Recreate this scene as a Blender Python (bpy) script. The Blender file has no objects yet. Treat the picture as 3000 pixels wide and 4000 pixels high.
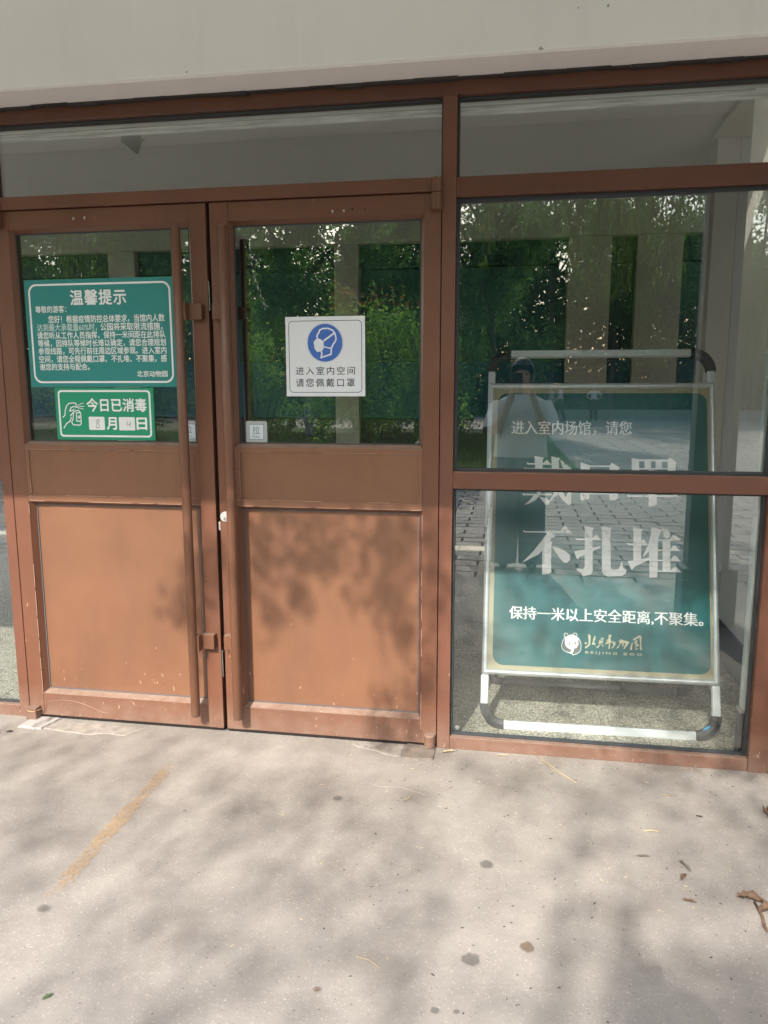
import bpy, bmesh, math, random
import numpy as np
from mathutils import Vector, Matrix
random.seed(7); rng = np.random.default_rng(11)
scene = bpy.context.scene
COL = scene.collection
R = math.radians

# ------------------------------------------------------------------ camera
cam_d = bpy.data.cameras.new('camera'); cam = bpy.data.objects.new('camera', cam_d); COL.objects.link(cam)
CAM = Vector((2.0822, -2.9038, 1.4309))
yaw, pitch, roll = R(-9.702), R(-9.143), R(-0.081)
fw = Vector((math.sin(yaw)*math.cos(pitch), math.cos(yaw)*math.cos(pitch), math.sin(pitch)))
rt = Vector((math.cos(yaw), -math.sin(yaw), 0)); up = rt.cross(fw)
rt, up = rt*math.cos(roll)+up*math.sin(roll), up*math.cos(roll)-rt*math.sin(roll)
M = Matrix((rt, up, -fw)).transposed().to_4x4(); M.translation = CAM
cam.matrix_world = M
cam_d.sensor_fit = 'VERTICAL'; cam_d.sensor_height = 36; cam_d.lens = 36*3006.7/4000
cam_d.clip_start = 0.02; cam_d.clip_end = 400
scene.camera = cam

# ------------------------------------------------------------------ world, sun, exposure
SUN = Vector((-0.20, -1.0, 0.85)).normalized()       # towards the sun
w = bpy.data.worlds.new('World'); scene.world = w; w.use_nodes = True
nt = w.node_tree; nt.nodes.clear()
sky = nt.nodes.new('ShaderNodeTexSky'); sky.sky_type = 'NISHITA'; sky.sun_disc = False
sky.sun_elevation = math.asin(SUN.z); sky.sun_rotation = math.atan2(SUN.x, SUN.y) % (2*math.pi)
sky.air_density = 1.3; sky.dust_density = 3.0; sky.ozone_density = 1.0
bg = nt.nodes.new('ShaderNodeBackground'); bg.inputs['Strength'].default_value = 0.15
wo = nt.nodes.new('ShaderNodeOutputWorld')
nt.links.new(sky.outputs[0], bg.inputs[0]); nt.links.new(bg.outputs[0], wo.inputs[0])
sl = bpy.data.lights.new('sun', 'SUN'); sl.energy = 2.45; sl.angle = R(0.53); sl.color = (1.0, 0.93, 0.84)
so = bpy.data.objects.new('sun', sl); COL.objects.link(so)
so.rotation_euler = SUN.to_track_quat('Z', 'Y').to_euler(); so.location = (0, -6, 8)
vs = scene.view_settings; scene.display_settings.display_device = 'sRGB'
vs.view_transform = 'Standard'; vs.look = 'None'; vs.gamma = 1; vs.exposure = 1.52; vs.use_curve_mapping = False
cy = scene.cycles
cy.max_bounces = 10; cy.diffuse_bounces = 5; cy.glossy_bounces = 6; cy.transmission_bounces = 6; cy.transparent_max_bounces = 24
cy.sample_clamp_indirect = 8; cy.caustics_reflective = False; cy.caustics_refractive = False
try:
    cy.use_denoising = True; cy.denoiser = 'OPENIMAGEDENOISE'
except Exception: pass

# ------------------------------------------------------------------ helpers
def tag(o, label=None, cat=None, group=None, kind=None):
    if label: o['label'] = label
    if cat: o['category'] = cat
    if group: o['group'] = group
    if kind: o['kind'] = kind
    return o
def thing(name, label, cat, loc=(0, 0, 0), group=None, kind=None):
    o = bpy.data.objects.new(name, None); o.empty_display_size = .05; COL.objects.link(o); o.location = loc
    return tag(o, label, cat, group, kind)
def link(name, me, mat=None, parent=None):
    o = bpy.data.objects.new(name, me); COL.objects.link(o)
    if mat is not None and not me.materials:
        for m in (mat if isinstance(mat, (list, tuple)) else [mat]): me.materials.append(m)
    if parent:
        o.parent = parent
        if parent.parent is None: o.matrix_parent_inverse = Matrix.Translation(parent.location).inverted()
    return o
def mesh_from(verts, faces, smooth=False, name='mesh'):
    me = bpy.data.meshes.new(name); me.from_pydata([tuple(v) for v in verts], [], faces); me.update()
    if smooth: me.polygons.foreach_set('use_smooth', [True]*len(me.polygons))
    return me
def bm_mesh(bm, name='mesh', smooth=False):
    bmesh.ops.recalc_face_normals(bm, faces=bm.faces)
    me = bpy.data.meshes.new(name); bm.to_mesh(me); bm.free()
    if smooth: me.polygons.foreach_set('use_smooth', [True]*len(me.polygons))
    return me
def bm_box(bm, x0, x1, y0, y1, z0, z1, bev=0, jitter=0):
    b2 = bmesh.new(); bmesh.ops.create_cube(b2, size=1)
    for v in b2.verts:
        v.co = Vector(((x0+x1)/2+v.co.x*(x1-x0), (y0+y1)/2+v.co.y*(y1-y0), (z0+z1)/2+v.co.z*(z1-z0)))
    if bev: bmesh.ops.bevel(b2, geom=b2.edges[:], offset=bev, segments=2, profile=.6, affect='EDGES')
    t = bpy.data.meshes.new('t'); b2.to_mesh(t); b2.free(); bm.from_mesh(t); bpy.data.meshes.remove(t)
def box(name, x0, x1, y0, y1, z0, z1, mat, parent=None, bev=.0015):
    bm = bmesh.new(); bm_box(bm, x0, x1, y0, y1, z0, z1, bev)
    return link(name, bm_mesh(bm), mat, parent)
def boxes(name, L, mat, parent=None, bev=.0015):
    bm = bmesh.new()
    for b in L: bm_box(bm, *b, bev)
    return link(name, bm_mesh(bm), mat, parent)
def tube_bm(bm, pts, r, seg=16, caps=True):
    pts = [Vector(p) for p in pts]; rings = []
    n = None
    for i, p in enumerate(pts):
        d = (pts[min(i+1, len(pts)-1)]-pts[max(i-1, 0)]).normalized()
        if n is None: n = d.orthogonal().normalized()
        n = (n-d*n.dot(d)).normalized(); b = d.cross(n)
        rr = r[i] if isinstance(r, (list, tuple)) else r
        rings.append([bm.verts.new(p+(n*math.cos(a)+b*math.sin(a))*rr) for a in [2*math.pi*k/seg for k in range(seg)]])
    for a, c in zip(rings[:-1], rings[1:]):
        for k in range(seg): bm.faces.new((a[k], a[(k+1) % seg], c[(k+1) % seg], c[k]))
    if caps: bm.faces.new(rings[0]); bm.faces.new(rings[-1])
def tube(name, pts, r, mat, parent=None, seg=16):
    bm = bmesh.new(); tube_bm(bm, pts, r, seg); me = bm_mesh(bm)
    for f in me.polygons: f.use_smooth = len(f.vertices) == 4
    return link(name, me, mat, parent)
class Frame:                                             # a flat local frame on a sign: u right, v up, n towards the viewer
    def __init__(s, O, eu, ev):
        s.O, s.eu, s.ev = Vector(O), Vector(eu).normalized(), Vector(ev).normalized(); s.n = s.eu.cross(s.ev)
    def P(s, u, v, d=0): return s.O+s.eu*u+s.ev*v+s.n*d
FAC = lambda y: Frame((0, y, 0), (1, 0, 0), (0, 0, 1))   # facade frame, n = -y
def poly_bm(bm, F, pts, d, th=0):
    vs_ = [bm.verts.new(F.P(a, b, d)) for a, b in pts]
    try: f = bm.faces.new(vs_)
    except ValueError: return
    f.normal_update()
    if f.normal.dot(F.n) < 0: f.normal_flip()
    if th:
        r = bmesh.ops.extrude_face_region(bm, geom=[f]); 
        for v in [g for g in r['geom'] if isinstance(g, bmesh.types.BMVert)]: v.co += F.n*th
def flat_mesh(bm):
    bmesh.ops.triangulate(bm, faces=[f for f in bm.faces if len(f.verts) > 4])
    me = bpy.data.meshes.new('flat'); bm.to_mesh(me); bm.free(); return me
def flat(name, F, polys, d, mat, parent):
    bm = bmesh.new()
    for i, p in enumerate(polys): poly_bm(bm, F, p, d+i*.00002)
    return link(name, flat_mesh(bm), mat, parent)
def rrect(u0, u1, v0, v1, r, n=8):
    o = []
    for cx, cy_, a0 in ((u1-r, v1-r, 0), (u0+r, v1-r, 90), (u0+r, v0+r, 180), (u1-r, v0+r, 270)):
        for k in range(n+1):
            a = R(a0+90*k/n); o.append((cx+r*math.cos(a), cy_+r*math.sin(a)))
    return o
def ring(name, F, outer, inner, d, mat, parent):
    bm = bmesh.new(); n = len(outer)
    a = [bm.verts.new(F.P(*p, d)) for p in outer]; b = [bm.verts.new(F.P(*p, d)) for p in inner]
    for k in range(n): bm.faces.new((a[k], a[(k+1) % n], b[(k+1) % n], b[k]))
    me = bpy.data.meshes.new('ring'); bm.to_mesh(me); bm.free()
    return link(name, me, mat, parent)
def circ(cu, cv, ru, rv=None, n=32): return [(cu+ru*math.cos(2*math.pi*k/n), cv+(rv or ru)*math.sin(2*math.pi*k/n)) for k in range(n)]
def stroke(name, F, lines, wd, d, mat, parent, closed=False):
    bm = bmesh.new()
    for li, L in enumerate(lines):
        P = [Vector((a, b, 0)) for a, b in L]
        for i in range(len(P)-1):
            a, b = P[i], P[i+1]; t = (b-a).normalized(); nn = Vector((-t.y, t.x, 0))*wd/2; e = t*wd*.35
            q = [a-e+nn, a-e-nn, b+e-nn, b+e+nn]
            poly_bm(bm, F, [(v.x, v.y) for v in q], d+.00001*(i+li*7 % 30))
    return link(name, flat_mesh(bm), mat, parent)
def text(name, body, F, u0, u1, v0, v1, d, mat, parent, bold=.004, smear=0, spacing=1.0, keep=False, outline=False):
    cu = bpy.data.curves.new('txt', 'FONT'); cu.body = body; cu.size = 1; cu.offset = 0; cu.space_character = spacing
    cu.resolution_u = 2
    if outline: cu.fill_mode = 'NONE'; cu.bevel_depth = .006; cu.bevel_resolution = 0
    ob = bpy.data.objects.new('txt', cu); COL.objects.link(ob)
    dg = bpy.context.evaluated_depsgraph_get(); dg.update()
    me = bpy.data.meshes.new_from_object(ob.evaluated_get(dg)); COL.objects.unlink(ob); bpy.data.objects.remove(ob)
    co = np.array([v.co[:] for v in me.vertices]); mn, mx = co.min(0), co.max(0)
    su, sv = (u1-u0)/(mx[0]-mn[0]), (v1-v0)/(mx[1]-mn[1])
    if keep: sv = su
    base = bmesh.new(); 
    for (k, kz) in ((-1, 0), (1, 0), (0, 0), (0, -1), (0, 1)) if bold > .001 else ((-1, 0), (0, 0), (1, 0)) if smear else ((0, 0),):
        b2 = me.copy()
        for v in b2.vertices:
            u = u0+(v.co.x-mn[0])*su+k*(smear or bold*su); vv = v0+(v.co.y-mn[1])*sv+kz*bold*su*(0 if smear else 1)
            v.co = F.P(u, vv, d+(k+1+kz*.37)*.00004+v.co.z*su)
        base.from_mesh(b2); bpy.data.meshes.remove(b2)
    bpy.data.meshes.remove(me); 
    me = bpy.data.meshes.new('lettering'); base.to_mesh(me); base.free(); me.materials.clear()
    return link(name, me, mat, parent)

# ------------------------------------------------------------------ materials
def newmat(name):
    m = bpy.data.materials.new(name); m.use_nodes = True; return m, m.node_tree, m.node_tree.nodes['Principled BSDF']
def N(nt, t, **kw):
    n = nt.nodes.new(t)
    for k, v in kw.items():
        if k in n.inputs.keys() if hasattr(n.inputs, 'keys') else False: n.inputs[k].default_value = v
        else: setattr(n, k, v)
    return n
def noise(nt, scale, detail=4, rough=.55, vec=None, stretch=None):
    tc = nt.nodes.new('ShaderNodeTexCoord'); src = tc.outputs['Object'] if vec is None else vec
    if stretch:
        mp = nt.nodes.new('ShaderNodeMapping'); mp.inputs['Scale'].default_value = stretch; nt.links.new(src, mp.inputs[0]); src = mp.outputs[0]
    n = nt.nodes.new('ShaderNodeTexNoise'); n.inputs['Scale'].default_value = scale; n.inputs['Detail'].default_value = detail; n.inputs['Roughness'].default_value = rough
    nt.links.new(src, n.inputs['Vector']); return n.outputs['Fac']
def ramp(nt, fac, stops):
    r = nt.nodes.new('ShaderNodeValToRGB'); el = r.color_ramp.elements
    while len(el) > 1: el.remove(el[-1])
    for i, (p, c) in enumerate(stops):
        e = el[0] if i == 0 else el.new(p); e.position = p; e.color = tuple(c)+(1,) if len(c) == 3 else c
    nt.links.new(fac, r.inputs[0]); return r.outputs[0]
def mix(nt, fac, a, b, mode='MIX'):
    m = nt.nodes.new('ShaderNodeMix'); m.data_type = 'RGBA'; m.blend_type = mode
    for s, v in ((0, fac), (6, a), (7, b)):
        if isinstance(v, (int, float)): m.inputs[s].default_value = v
        elif isinstance(v, tuple): m.inputs[s].default_value = v+(1,) if len(v) == 3 else v
        else: nt.links.new(v, m.inputs[s])
    return m.outputs[2]
def math_(nt, op, a, b=None, c=None):
    m = nt.nodes.new('ShaderNodeMath'); m.operation = op
    for i, v in enumerate((a, b, c)):
        if v is None: continue
        if isinstance(v, (int, float)): m.inputs[i].default_value = v
        else: nt.links.new(v, m.inputs[i])
    return m.outputs[0]
def bump(nt, h, strength=.3, dist=.002):
    b = nt.nodes.new('ShaderNodeBump'); b.inputs['Strength'].default_value = strength; b.inputs['Distance'].default_value = dist
    nt.links.new(h, b.inputs['Height']); return b.outputs[0]
def simple(name, col, rough=.6, metal=0, var=.12, scale=6, bumpS=.0, bscale=80, spec=.5):
    m, nt, b = newmat(name)
    f = noise(nt, scale, 5); c1 = tuple(max(0, x*(1-var)) for x in col); c2 = tuple(min(1, x*(1+var)) for x in col)
    nt.links.new(ramp(nt, f, [(.3, c1), (.7, c2)]), b.inputs['Base Color'])
    b.inputs['Roughness'].default_value = rough; b.inputs['Metallic'].default_value = metal; b.inputs['Specular IOR Level'].default_value = spec
    if bumpS: nt.links.new(bump(nt, noise(nt, bscale, 4), bumpS), b.inputs['Normal'])
    return m
def zpos(nt):
    g = nt.nodes.new('ShaderNodeNewGeometry'); s = nt.nodes.new('ShaderNodeSeparateXYZ'); nt.links.new(g.outputs['Position'], s.inputs[0]); return s.outputs, g.outputs['Position'], g
def brown_paint(name, base, dust=1.0):
    m, nt, b = newmat(name); xyz, pos, g = zpos(nt)
    var = ramp(nt, noise(nt, 2.2, 5, vec=pos), [(.3, tuple(x*.88 for x in base)), (.7, tuple(x*1.10 for x in base))])
    low = nt.nodes.new('ShaderNodeMapRange'); low.inputs['From Min'].default_value = .62; low.inputs['From Max'].default_value = .0; nt.links.new(xyz[2], low.inputs[0])
    ch = noise(nt, 55, 2, .5, vec=pos, stretch=(1, 1, .45)); wig = noise(nt, 7, 3, vec=pos)
    thr = math_(nt, 'MULTIPLY_ADD', low.outputs[0], .085, math_(nt, 'MULTIPLY_ADD', wig, .12, -.105))
    chip = math_(nt, 'GREATER_THAN', math_(nt, 'ADD', ch, thr), .730)
    c = mix(nt, math_(nt, 'MULTIPLY', chip, .55), var, (.52, .36, .27))
    # fine short scratches
    v = nt.nodes.new('ShaderNodeTexVoronoi'); v.feature = 'F1'; v.inputs['Scale'].default_value = 26
    mp = nt.nodes.new('ShaderNodeMapping'); mp.inputs['Rotation'].default_value = (0, .5, 0); mp.inputs['Scale'].default_value = (1, 1, 5); nt.links.new(pos, mp.inputs[0]); nt.links.new(mp.outputs[0], v.inputs['Vector'])
    sc = math_(nt, 'LESS_THAN', v.outputs['Distance'], math_(nt, 'MULTIPLY', low.outputs[0], .11))
    c = mix(nt, math_(nt, 'MULTIPLY', sc, .6), c, (.5, .36, .28))
    # dust on upward faces and near the ground
    sn = nt.nodes.new('ShaderNodeSeparateXYZ'); nt.links.new(g.outputs['Normal'], sn.inputs[0])
    upf = math_(nt, 'MULTIPLY', math_(nt, 'GREATER_THAN', sn.outputs[2], .5), math_(nt, 'MULTIPLY_ADD', noise(nt, 30, 4, vec=pos), .9, .1))
    grd = nt.nodes.new('ShaderNodeMapRange'); grd.inputs['From Min'].default_value = .16; grd.inputs['From Max'].default_value = .0; nt.links.new(xyz[2], grd.inputs[0])
    dfac = math_(nt, 'MAXIMUM', math_(nt, 'MULTIPLY', upf, .85*dust), math_(nt, 'MULTIPLY', math_(nt, 'MULTIPLY', grd.outputs[0], noise(nt, 18, 5, vec=pos)), .55*dust))
    c = mix(nt, dfac, c, (.36, .29, .235))
    gm = ramp(nt, noise(nt, 4.5, 6, .65, vec=pos, stretch=(1.6, 1, .5)), [(.5, (0, 0, 0)), (.72, (1, 1, 1))])
    c = mix(nt, math_(nt, 'MULTIPLY', gm, .28), c, (.11, .06, .045))
    nt.links.new(c, b.inputs['Base Color'])
    r = ramp(nt, noise(nt, 9, 4, vec=pos), [(.3, (.3,)*3), (.7, (.42,)*3)])
    nt.links.new(math_(nt, 'ADD', r, math_(nt, 'MULTIPLY', dfac, .4)), b.inputs['Roughness'])
    nt.links.new(bump(nt, noise(nt, 9, 3, vec=pos), .10, .01), b.inputs['Normal'])
    b.inputs['Specular IOR Level'].default_value = .5
    return m
BROWN = brown_paint('brown_paint', (.196, .094, .054))
BROWN2 = brown_paint('brown_paint_handle', (.15, .067, .038))
BROWN3 = brown_paint('brown_paint_shaded_head', (.120, .047, .028))  # head rail and side transom bars: shade under the soffit painted in
BROWNM = brown_paint('brown_paint_stiles', (.160, .068, .040)); BROWNF = brown_paint('brown_paint_fixed_frame', (.158, .066, .041))
GASKET = simple('dark_gasket', (.035, .042, .048), .6)
GREYLINE = simple('grey_gasket', (.10, .115, .135), .6)
WEAR = simple('worn_edge', (.46, .31, .24), .6)
BLACK = simple('black_gap', (.012, .008, .007), .7)
def glass(name, tint, r0, wav):
    m = bpy.data.materials.new(name); m.use_nodes = True; nt = m.node_tree; nt.nodes.clear()
    out = nt.nodes.new('ShaderNodeOutputMaterial'); mx = nt.nodes.new('ShaderNodeMixShader')
    tr = nt.nodes.new('ShaderNodeBsdfTransparent'); tr.inputs[0].default_value = tint+(1,)
    gl = nt.nodes.new('ShaderNodeBsdfGlossy'); gl.inputs['Roughness'].default_value = 0.0; gl.inputs[0].default_value = (.97, 1, .99, 1)
    lw = nt.nodes.new('ShaderNodeLayerWeight'); lw.inputs['Blend'].default_value = .5
    f = math_(nt, 'MULTIPLY_ADD', math_(nt, 'POWER', lw.outputs['Facing'], 5), 1-r0, r0)
    nt.links.new(f, mx.inputs[0]); nt.links.new(tr.outputs[0], mx.inputs[1]); nt.links.new(gl.outputs[0], mx.inputs[2]); nt.links.new(mx.outputs[0], out.inputs[0])
    g = nt.nodes.new('ShaderNodeNewGeometry')
    nt.links.new(bump(nt, noise(nt, 1.2, 0, vec=g.outputs['Position']), wav, .05), gl.inputs['Normal'])
    return m
GLASS = glass('window_glass', (.955, .98, .975), .105, .006)
def alu(name, col=(.72, .74, .75), rough=.32):
    m, nt, b = newmat(name); xyz, pos, g = zpos(nt)
    nt.links.new(ramp(nt, noise(nt, 12, 5, vec=pos), [(.3, tuple(c*.9 for c in col)), (.7, col)]), b.inputs['Base Color'])
    b.inputs['Metallic'].default_value = .55; b.inputs['Roughness'].default_value = rough; return m
ALU = alu('satin_aluminium'); CHROME = alu('bright_steel', (.78, .78, .76), .22); CHROME.node_tree.nodes['Principled BSDF'].inputs['Metallic'].default_value = 1
BLACKPL = simple('black_plastic', (.03, .033, .038), .45)
def plaster(name, col, rough=.85, marks=True):
    m, nt, b = newmat(name); xyz, pos, g = zpos(nt)
    c = ramp(nt, noise(nt, 1.6, 6, vec=pos), [(.3, tuple(x*.93 for x in col)), (.7, col)])
    stk = ramp(nt, noise(nt, 7, 5, .6, vec=pos, stretch=(1, 1, .12)), [(.52, (0, 0, 0)), (.75, (1, 1, 1))])
    c = mix(nt, math_(nt, 'MULTIPLY', stk, .22), c, tuple(x*.72 for x in col))
    if marks:
        k = math_(nt, 'GREATER_THAN', noise(nt, 26, 3, .4, vec=pos, stretch=(1, 1, .6)), .77)
        c = mix(nt, math_(nt, 'MULTIPLY', k, .7), c, (.12, .11, .1))
    nt.links.new(c, b.inputs['Base Color']); b.inputs['Roughness'].default_value = rough
    nt.links.new(bump(nt, noise(nt, 40, 5, vec=pos), .15, .002), b.inputs['Normal']); return m
WHITE_PL = plaster('white_wall_paint', (.88, .885, .86)); SOFFIT_PL = plaster('soffit_bounce_tint', (.86, .82, .79), marks=False)  # soffit is tinted warmer: pinkish ground bounce put into its colour
CREAM_PL = plaster('cream_plaster', (.42, .41, .37)); GREY_PL = plaster('grey_plaster', (.42, .42, .42))
DARKBASE = simple('dark_baseboard', (.035, .033, .032), .5, bumpS=.3)
def paper(name, col, rough=.5, var=.03): return simple(name, col, rough, var=var, scale=3)

# ------------------------------------------------------------------ ground
def concrete():
    m, nt, b = newmat('weathered_concrete'); xyz, pos, g = zpos(nt)
    base = ramp(nt, noise(nt, 1.3, 8, .6, vec=pos), [(.28, (.265, .244, .224)), (.5, (.305, .283, .257)), (.72, (.365, .34, .31))])
    base = mix(nt, .5, base, ramp(nt, noise(nt, 9, 8, .7, vec=pos), [(.3, (.24, .222, .202)), (.7, (.375, .349, .318))]))
    def vor(scale, feat='F1', rnd=1):
        v = nt.nodes.new('ShaderNodeTexVoronoi'); v.feature = feat; v.inputs['Scale'].default_value = scale; v.inputs['Randomness'].default_value = rnd
        nt.links.new(pos, v.inputs['Vector']); return v
    v1 = vor(150); sp = math_(nt, 'LESS_THAN', v1.outputs['Distance'], math_(nt, 'MULTIPLY_ADD', noise(nt, 60, 2, vec=pos), .8, -.14))
    sx = nt.nodes.new('ShaderNodeSeparateXYZ'); nt.links.new(v1.outputs['Color'], sx.inputs[0])
    c = mix(nt, math_(nt, 'MULTIPLY', math_(nt, 'MULTIPLY', sp, math_(nt, 'GREATER_THAN', sx.outputs[0], .60)), .30), base, (.66, .61, .55))
    c = mix(nt, math_(nt, 'MULTIPLY', math_(nt, 'MULTIPLY', sp, math_(nt, 'LESS_THAN', sx.outputs[0], .2)), .35), c, (.11, .10, .095))
    v2 = vor(48); s2 = math_(nt, 'LESS_THAN', v2.outputs['Distance'], .13); sy = nt.nodes.new('ShaderNodeSeparateXYZ'); nt.links.new(v2.outputs['Color'], sy.inputs[0])
    c = mix(nt, math_(nt, 'MULTIPLY', math_(nt, 'MULTIPLY', s2, math_(nt, 'GREATER_THAN', sy.outputs[1], .86)), .6), c, (.10, .09, .085))
    c = mix(nt, math_(nt, 'MULTIPLY', math_(nt, 'MULTIPLY', s2, math_(nt, 'LESS_THAN', sy.outputs[1], .10)), .35), c, (.66, .62, .56))
    # grimy wet-looking patches near the threshold on the right
    gr = math_(nt, 'MULTIPLY', math_(nt, 'GREATER_THAN', xyz[0], 1.5), math_(nt, 'GREATER_THAN', xyz[1], -.3))
    st = ramp(nt, noise(nt, 5, 6, .6, vec=pos), [(.48, (0, 0, 0)), (.62, (1, 1, 1))])
    mr = nt.nodes.new('ShaderNodeMapRange'); mr.inputs['From Min'].default_value = -.55; mr.inputs['From Max'].default_value = -.05; nt.links.new(xyz[1], mr.inputs[0])
    mr2 = nt.nodes.new('ShaderNodeMapRange'); mr2.inputs['From Min'].default_value = 1.4; mr2.inputs['From Max'].default_value = 2.4; nt.links.new(xyz[0], mr2.inputs[0])
    c = mix(nt, math_(nt, 'MULTIPLY', math_(nt, 'MULTIPLY', st, mr.outputs[0]), math_(nt, 'MULTIPLY', mr2.outputs[0], .45)), c, (.17, .14, .11))
    st2 = ramp(nt, noise(nt, 3.1, 7, .65, vec=pos), [(.54, (0, 0, 0)), (.66, (1, 1, 1))])
    c = mix(nt, math_(nt, 'MULTIPLY', st2, .35), c, (.2, .175, .15))
    # hairline cracks
    v3 = nt.nodes.new('ShaderNodeTexVoronoi'); v3.feature = 'DISTANCE_TO_EDGE'; v3.inputs['Scale'].default_value = 1.1
    wv = nt.nodes.new('ShaderNodeVectorMath'); wv.operation = 'ADD'; nn = nt.nodes.new('ShaderNodeTexNoise'); nn.inputs['Scale'].default_value = 5; nt.links.new(pos, nn.inputs['Vector'])
    sc_ = nt.nodes.new('ShaderNodeVectorMath'); sc_.operation = 'SCALE'; sc_.inputs['Scale'].default_value = .3; nt.links.new(nn.outputs['Color'], sc_.inputs[0])
    nt.links.new(pos, wv.inputs[0]); nt.links.new(sc_.outputs[0], wv.inputs[1]); nt.links.new(wv.outputs[0], v3.inputs['Vector'])
    cr = math_(nt, 'MULTIPLY', math_(nt, 'LESS_THAN', v3.outputs['Distance'], .0028), math_(nt, 'GREATER_THAN', noise(nt, 2.5, 2, vec=pos), .5))
    nt.links.new(c, b.inputs["Base Color"]); b.inputs["Roughness"].default_value = .88
    h = math_(nt, 'ADD', noise(nt, 120, 4, vec=pos), math_(nt, 'MULTIPLY', noise(nt, 14, 5, vec=pos), 1.5))
    nt.links.new(bump(nt, h, .35, .0025), b.inputs['Normal']); return m
def sheet(name, x0, x1, y0, y1, z, mat, nx=1, ny=1, zf=None, label=None):
    V = [(x0+(x1-x0)*i/nx, y0+(y1-y0)*j/ny, z+(zf(x0+(x1-x0)*i/nx, y0+(y1-y0)*j/ny) if zf else 0)) for j in range(ny+1) for i in range(nx+1)]
    Fc = [(j*(nx+1)+i, j*(nx+1)+i+1, (j+1)*(nx+1)+i+1, (j+1)*(nx+1)+i) for j in range(ny) for i in range(nx)]
    return link(name, mesh_from(V, Fc, smooth=bool(zf)), mat)
CONC = concrete()
tag(sheet('pavement', -6, 12, -2.784, .085, 0, CONC), kind='structure')
tag(sheet('ground', -150, 150, -220, 60, -.06, simple('bare_ground', (.14, .12, .09), .95)), kind='structure')
# brick paving beyond the apron, real bricks with recessed joints
BRICK = simple('paving_brick', (.36, .34, .31), .85, var=.2, scale=1.7, bumpS=.3)
def paving():
    me = []; V = []; Fc = []
    L, W_ = .40, .20
    y = -2.78; row = 0
    while y > -36:
        wy = W_ if y > -14 else W_*2
        lx = L if y > -14 else L*2.5
        x = -9+(row % 2)*lx*.5
        while x < 14:
            zz = rng.uniform(-.002, .002); g = .006 if y > -14 else .012
            i = len(V); e = .006
            V += [(x+g, y-g, -.03), (x+lx-g, y-g, -.03), (x+lx-g, y-wy+g, -.03), (x+g, y-wy+g, -.03),
                  (x+g+e, y-g-e, zz-.004), (x+lx-g-e, y-g-e, zz-.004), (x+lx-g-e, y-wy+g+e, zz-.004), (x+g+e, y-wy+g+e, zz-.004)]
            Fc += [(i+4, i+7, i+6, i+5), (i, i+1, i+5, i+4), (i+1, i+2, i+6, i+5), (i+2, i+3, i+7, i+6), (i+3, i, i+4, i+7)]
            x += lx
        y -= wy; row += 1
    return mesh_from(V, Fc)
pv = link('brick_paving', paving(), BRICK); me = pv.data; 
bmf = bmesh.new(); bmf.from_mesh(me); bmesh.ops.recalc_face_normals(bmf, faces=bmf.faces); bmf.to_mesh(me); bmf.free()
tag(pv, kind='stuff', label='grey brick paving of the forecourt mirrored in the glass', cat='paving')
tag(sheet('paving_joint_bed', -9.5, 14.5, -36.5, -2.77, -.034, simple('joint_sand', (.22, .20, .17), .95)), kind='structure')
# worn yellow line
def yellow():
    m, nt, b = newmat('worn_yellow_paint'); xyz, pos, g = zpos(nt)
    nt.links.new(ramp(nt, noise(nt, 12, 4, vec=pos), [(.3, (.52, .31, .12)), (.7, (.60, .39, .17))]), b.inputs['Base Color']); b.inputs['Roughness'].default_value = .9
    wear = noise(nt, 75, 5, .75, vec=pos); big = noise(nt, 5, 3, vec=pos)
    my = nt.nodes.new('ShaderNodeMapRange'); my.inputs['From Min'].default_value = -.27; my.inputs['From Max'].default_value = -.40; nt.links.new(xyz[1], my.inputs[0])
    e2 = nt.nodes.new('ShaderNodeMapRange'); e2.inputs['From Min'].default_value = -1.14; e2.inputs['From Max'].default_value = -1.02; nt.links.new(xyz[1], e2.inputs[0])
    ex = math_(nt, 'ABSOLUTE', math_(nt, 'SUBTRACT', xyz[0], .807))
    edge = math_(nt, 'MULTIPLY', math_(nt, 'POWER', math_(nt, 'DIVIDE', ex, .034), 4), .16)
    thr = math_(nt, 'ADD', math_(nt, 'MULTIPLY_ADD', math_(nt, 'MULTIPLY', my.outputs[0], e2.outputs[0]), -.14, .605), edge)
    a = math_(nt, 'MULTIPLY', math_(nt, 'GREATER_THAN', math_(nt, 'ADD', math_(nt, 'MULTIPLY', wear, .8), math_(nt, 'MULTIPLY', big, .2)), thr), .38)
    nt.links.new(a, b.inputs['Alpha']); return m
tag(sheet('line_marking', .770, .842, -1.12, -.29, .0035, yellow(), 1, 8), kind='structure')
# stains on the concrete
def stain_mat(name, col, a):
    m, nt, b = newmat(name); b.inputs['Base Color'].default_value = col+(1,); b.inputs['Roughness'].default_value = .8
    tc = nt.nodes.new('ShaderNodeTexCoord'); ln = nt.nodes.new('ShaderNodeVectorMath'); ln.operation = 'LENGTH'; nt.links.new(tc.outputs['Object'], ln.inputs[0])
    g = nt.nodes.new('ShaderNodeNewGeometry'); r = math_(nt, 'ADD', ln.outputs['Value'], math_(nt, 'MULTIPLY', math_(nt, 'SUBTRACT', noise(nt, 60, 4, vec=g.outputs['Position']), .5), .022))
    mr = nt.nodes.new('ShaderNodeMapRange'); mr.inputs['From Min'].default_value = .024; mr.inputs['From Max'].default_value = .017; mr.inputs['To Max'].default_value = a; nt.links.new(r, mr.inputs[0])
    nt.links.new(mr.outputs[0], b.inputs['Alpha']); return m
S1 = stain_mat('gum_stain', (.10, .095, .09), .42); S2 = stain_mat('rusty_stain', (.16, .09, .05), .5)
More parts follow.
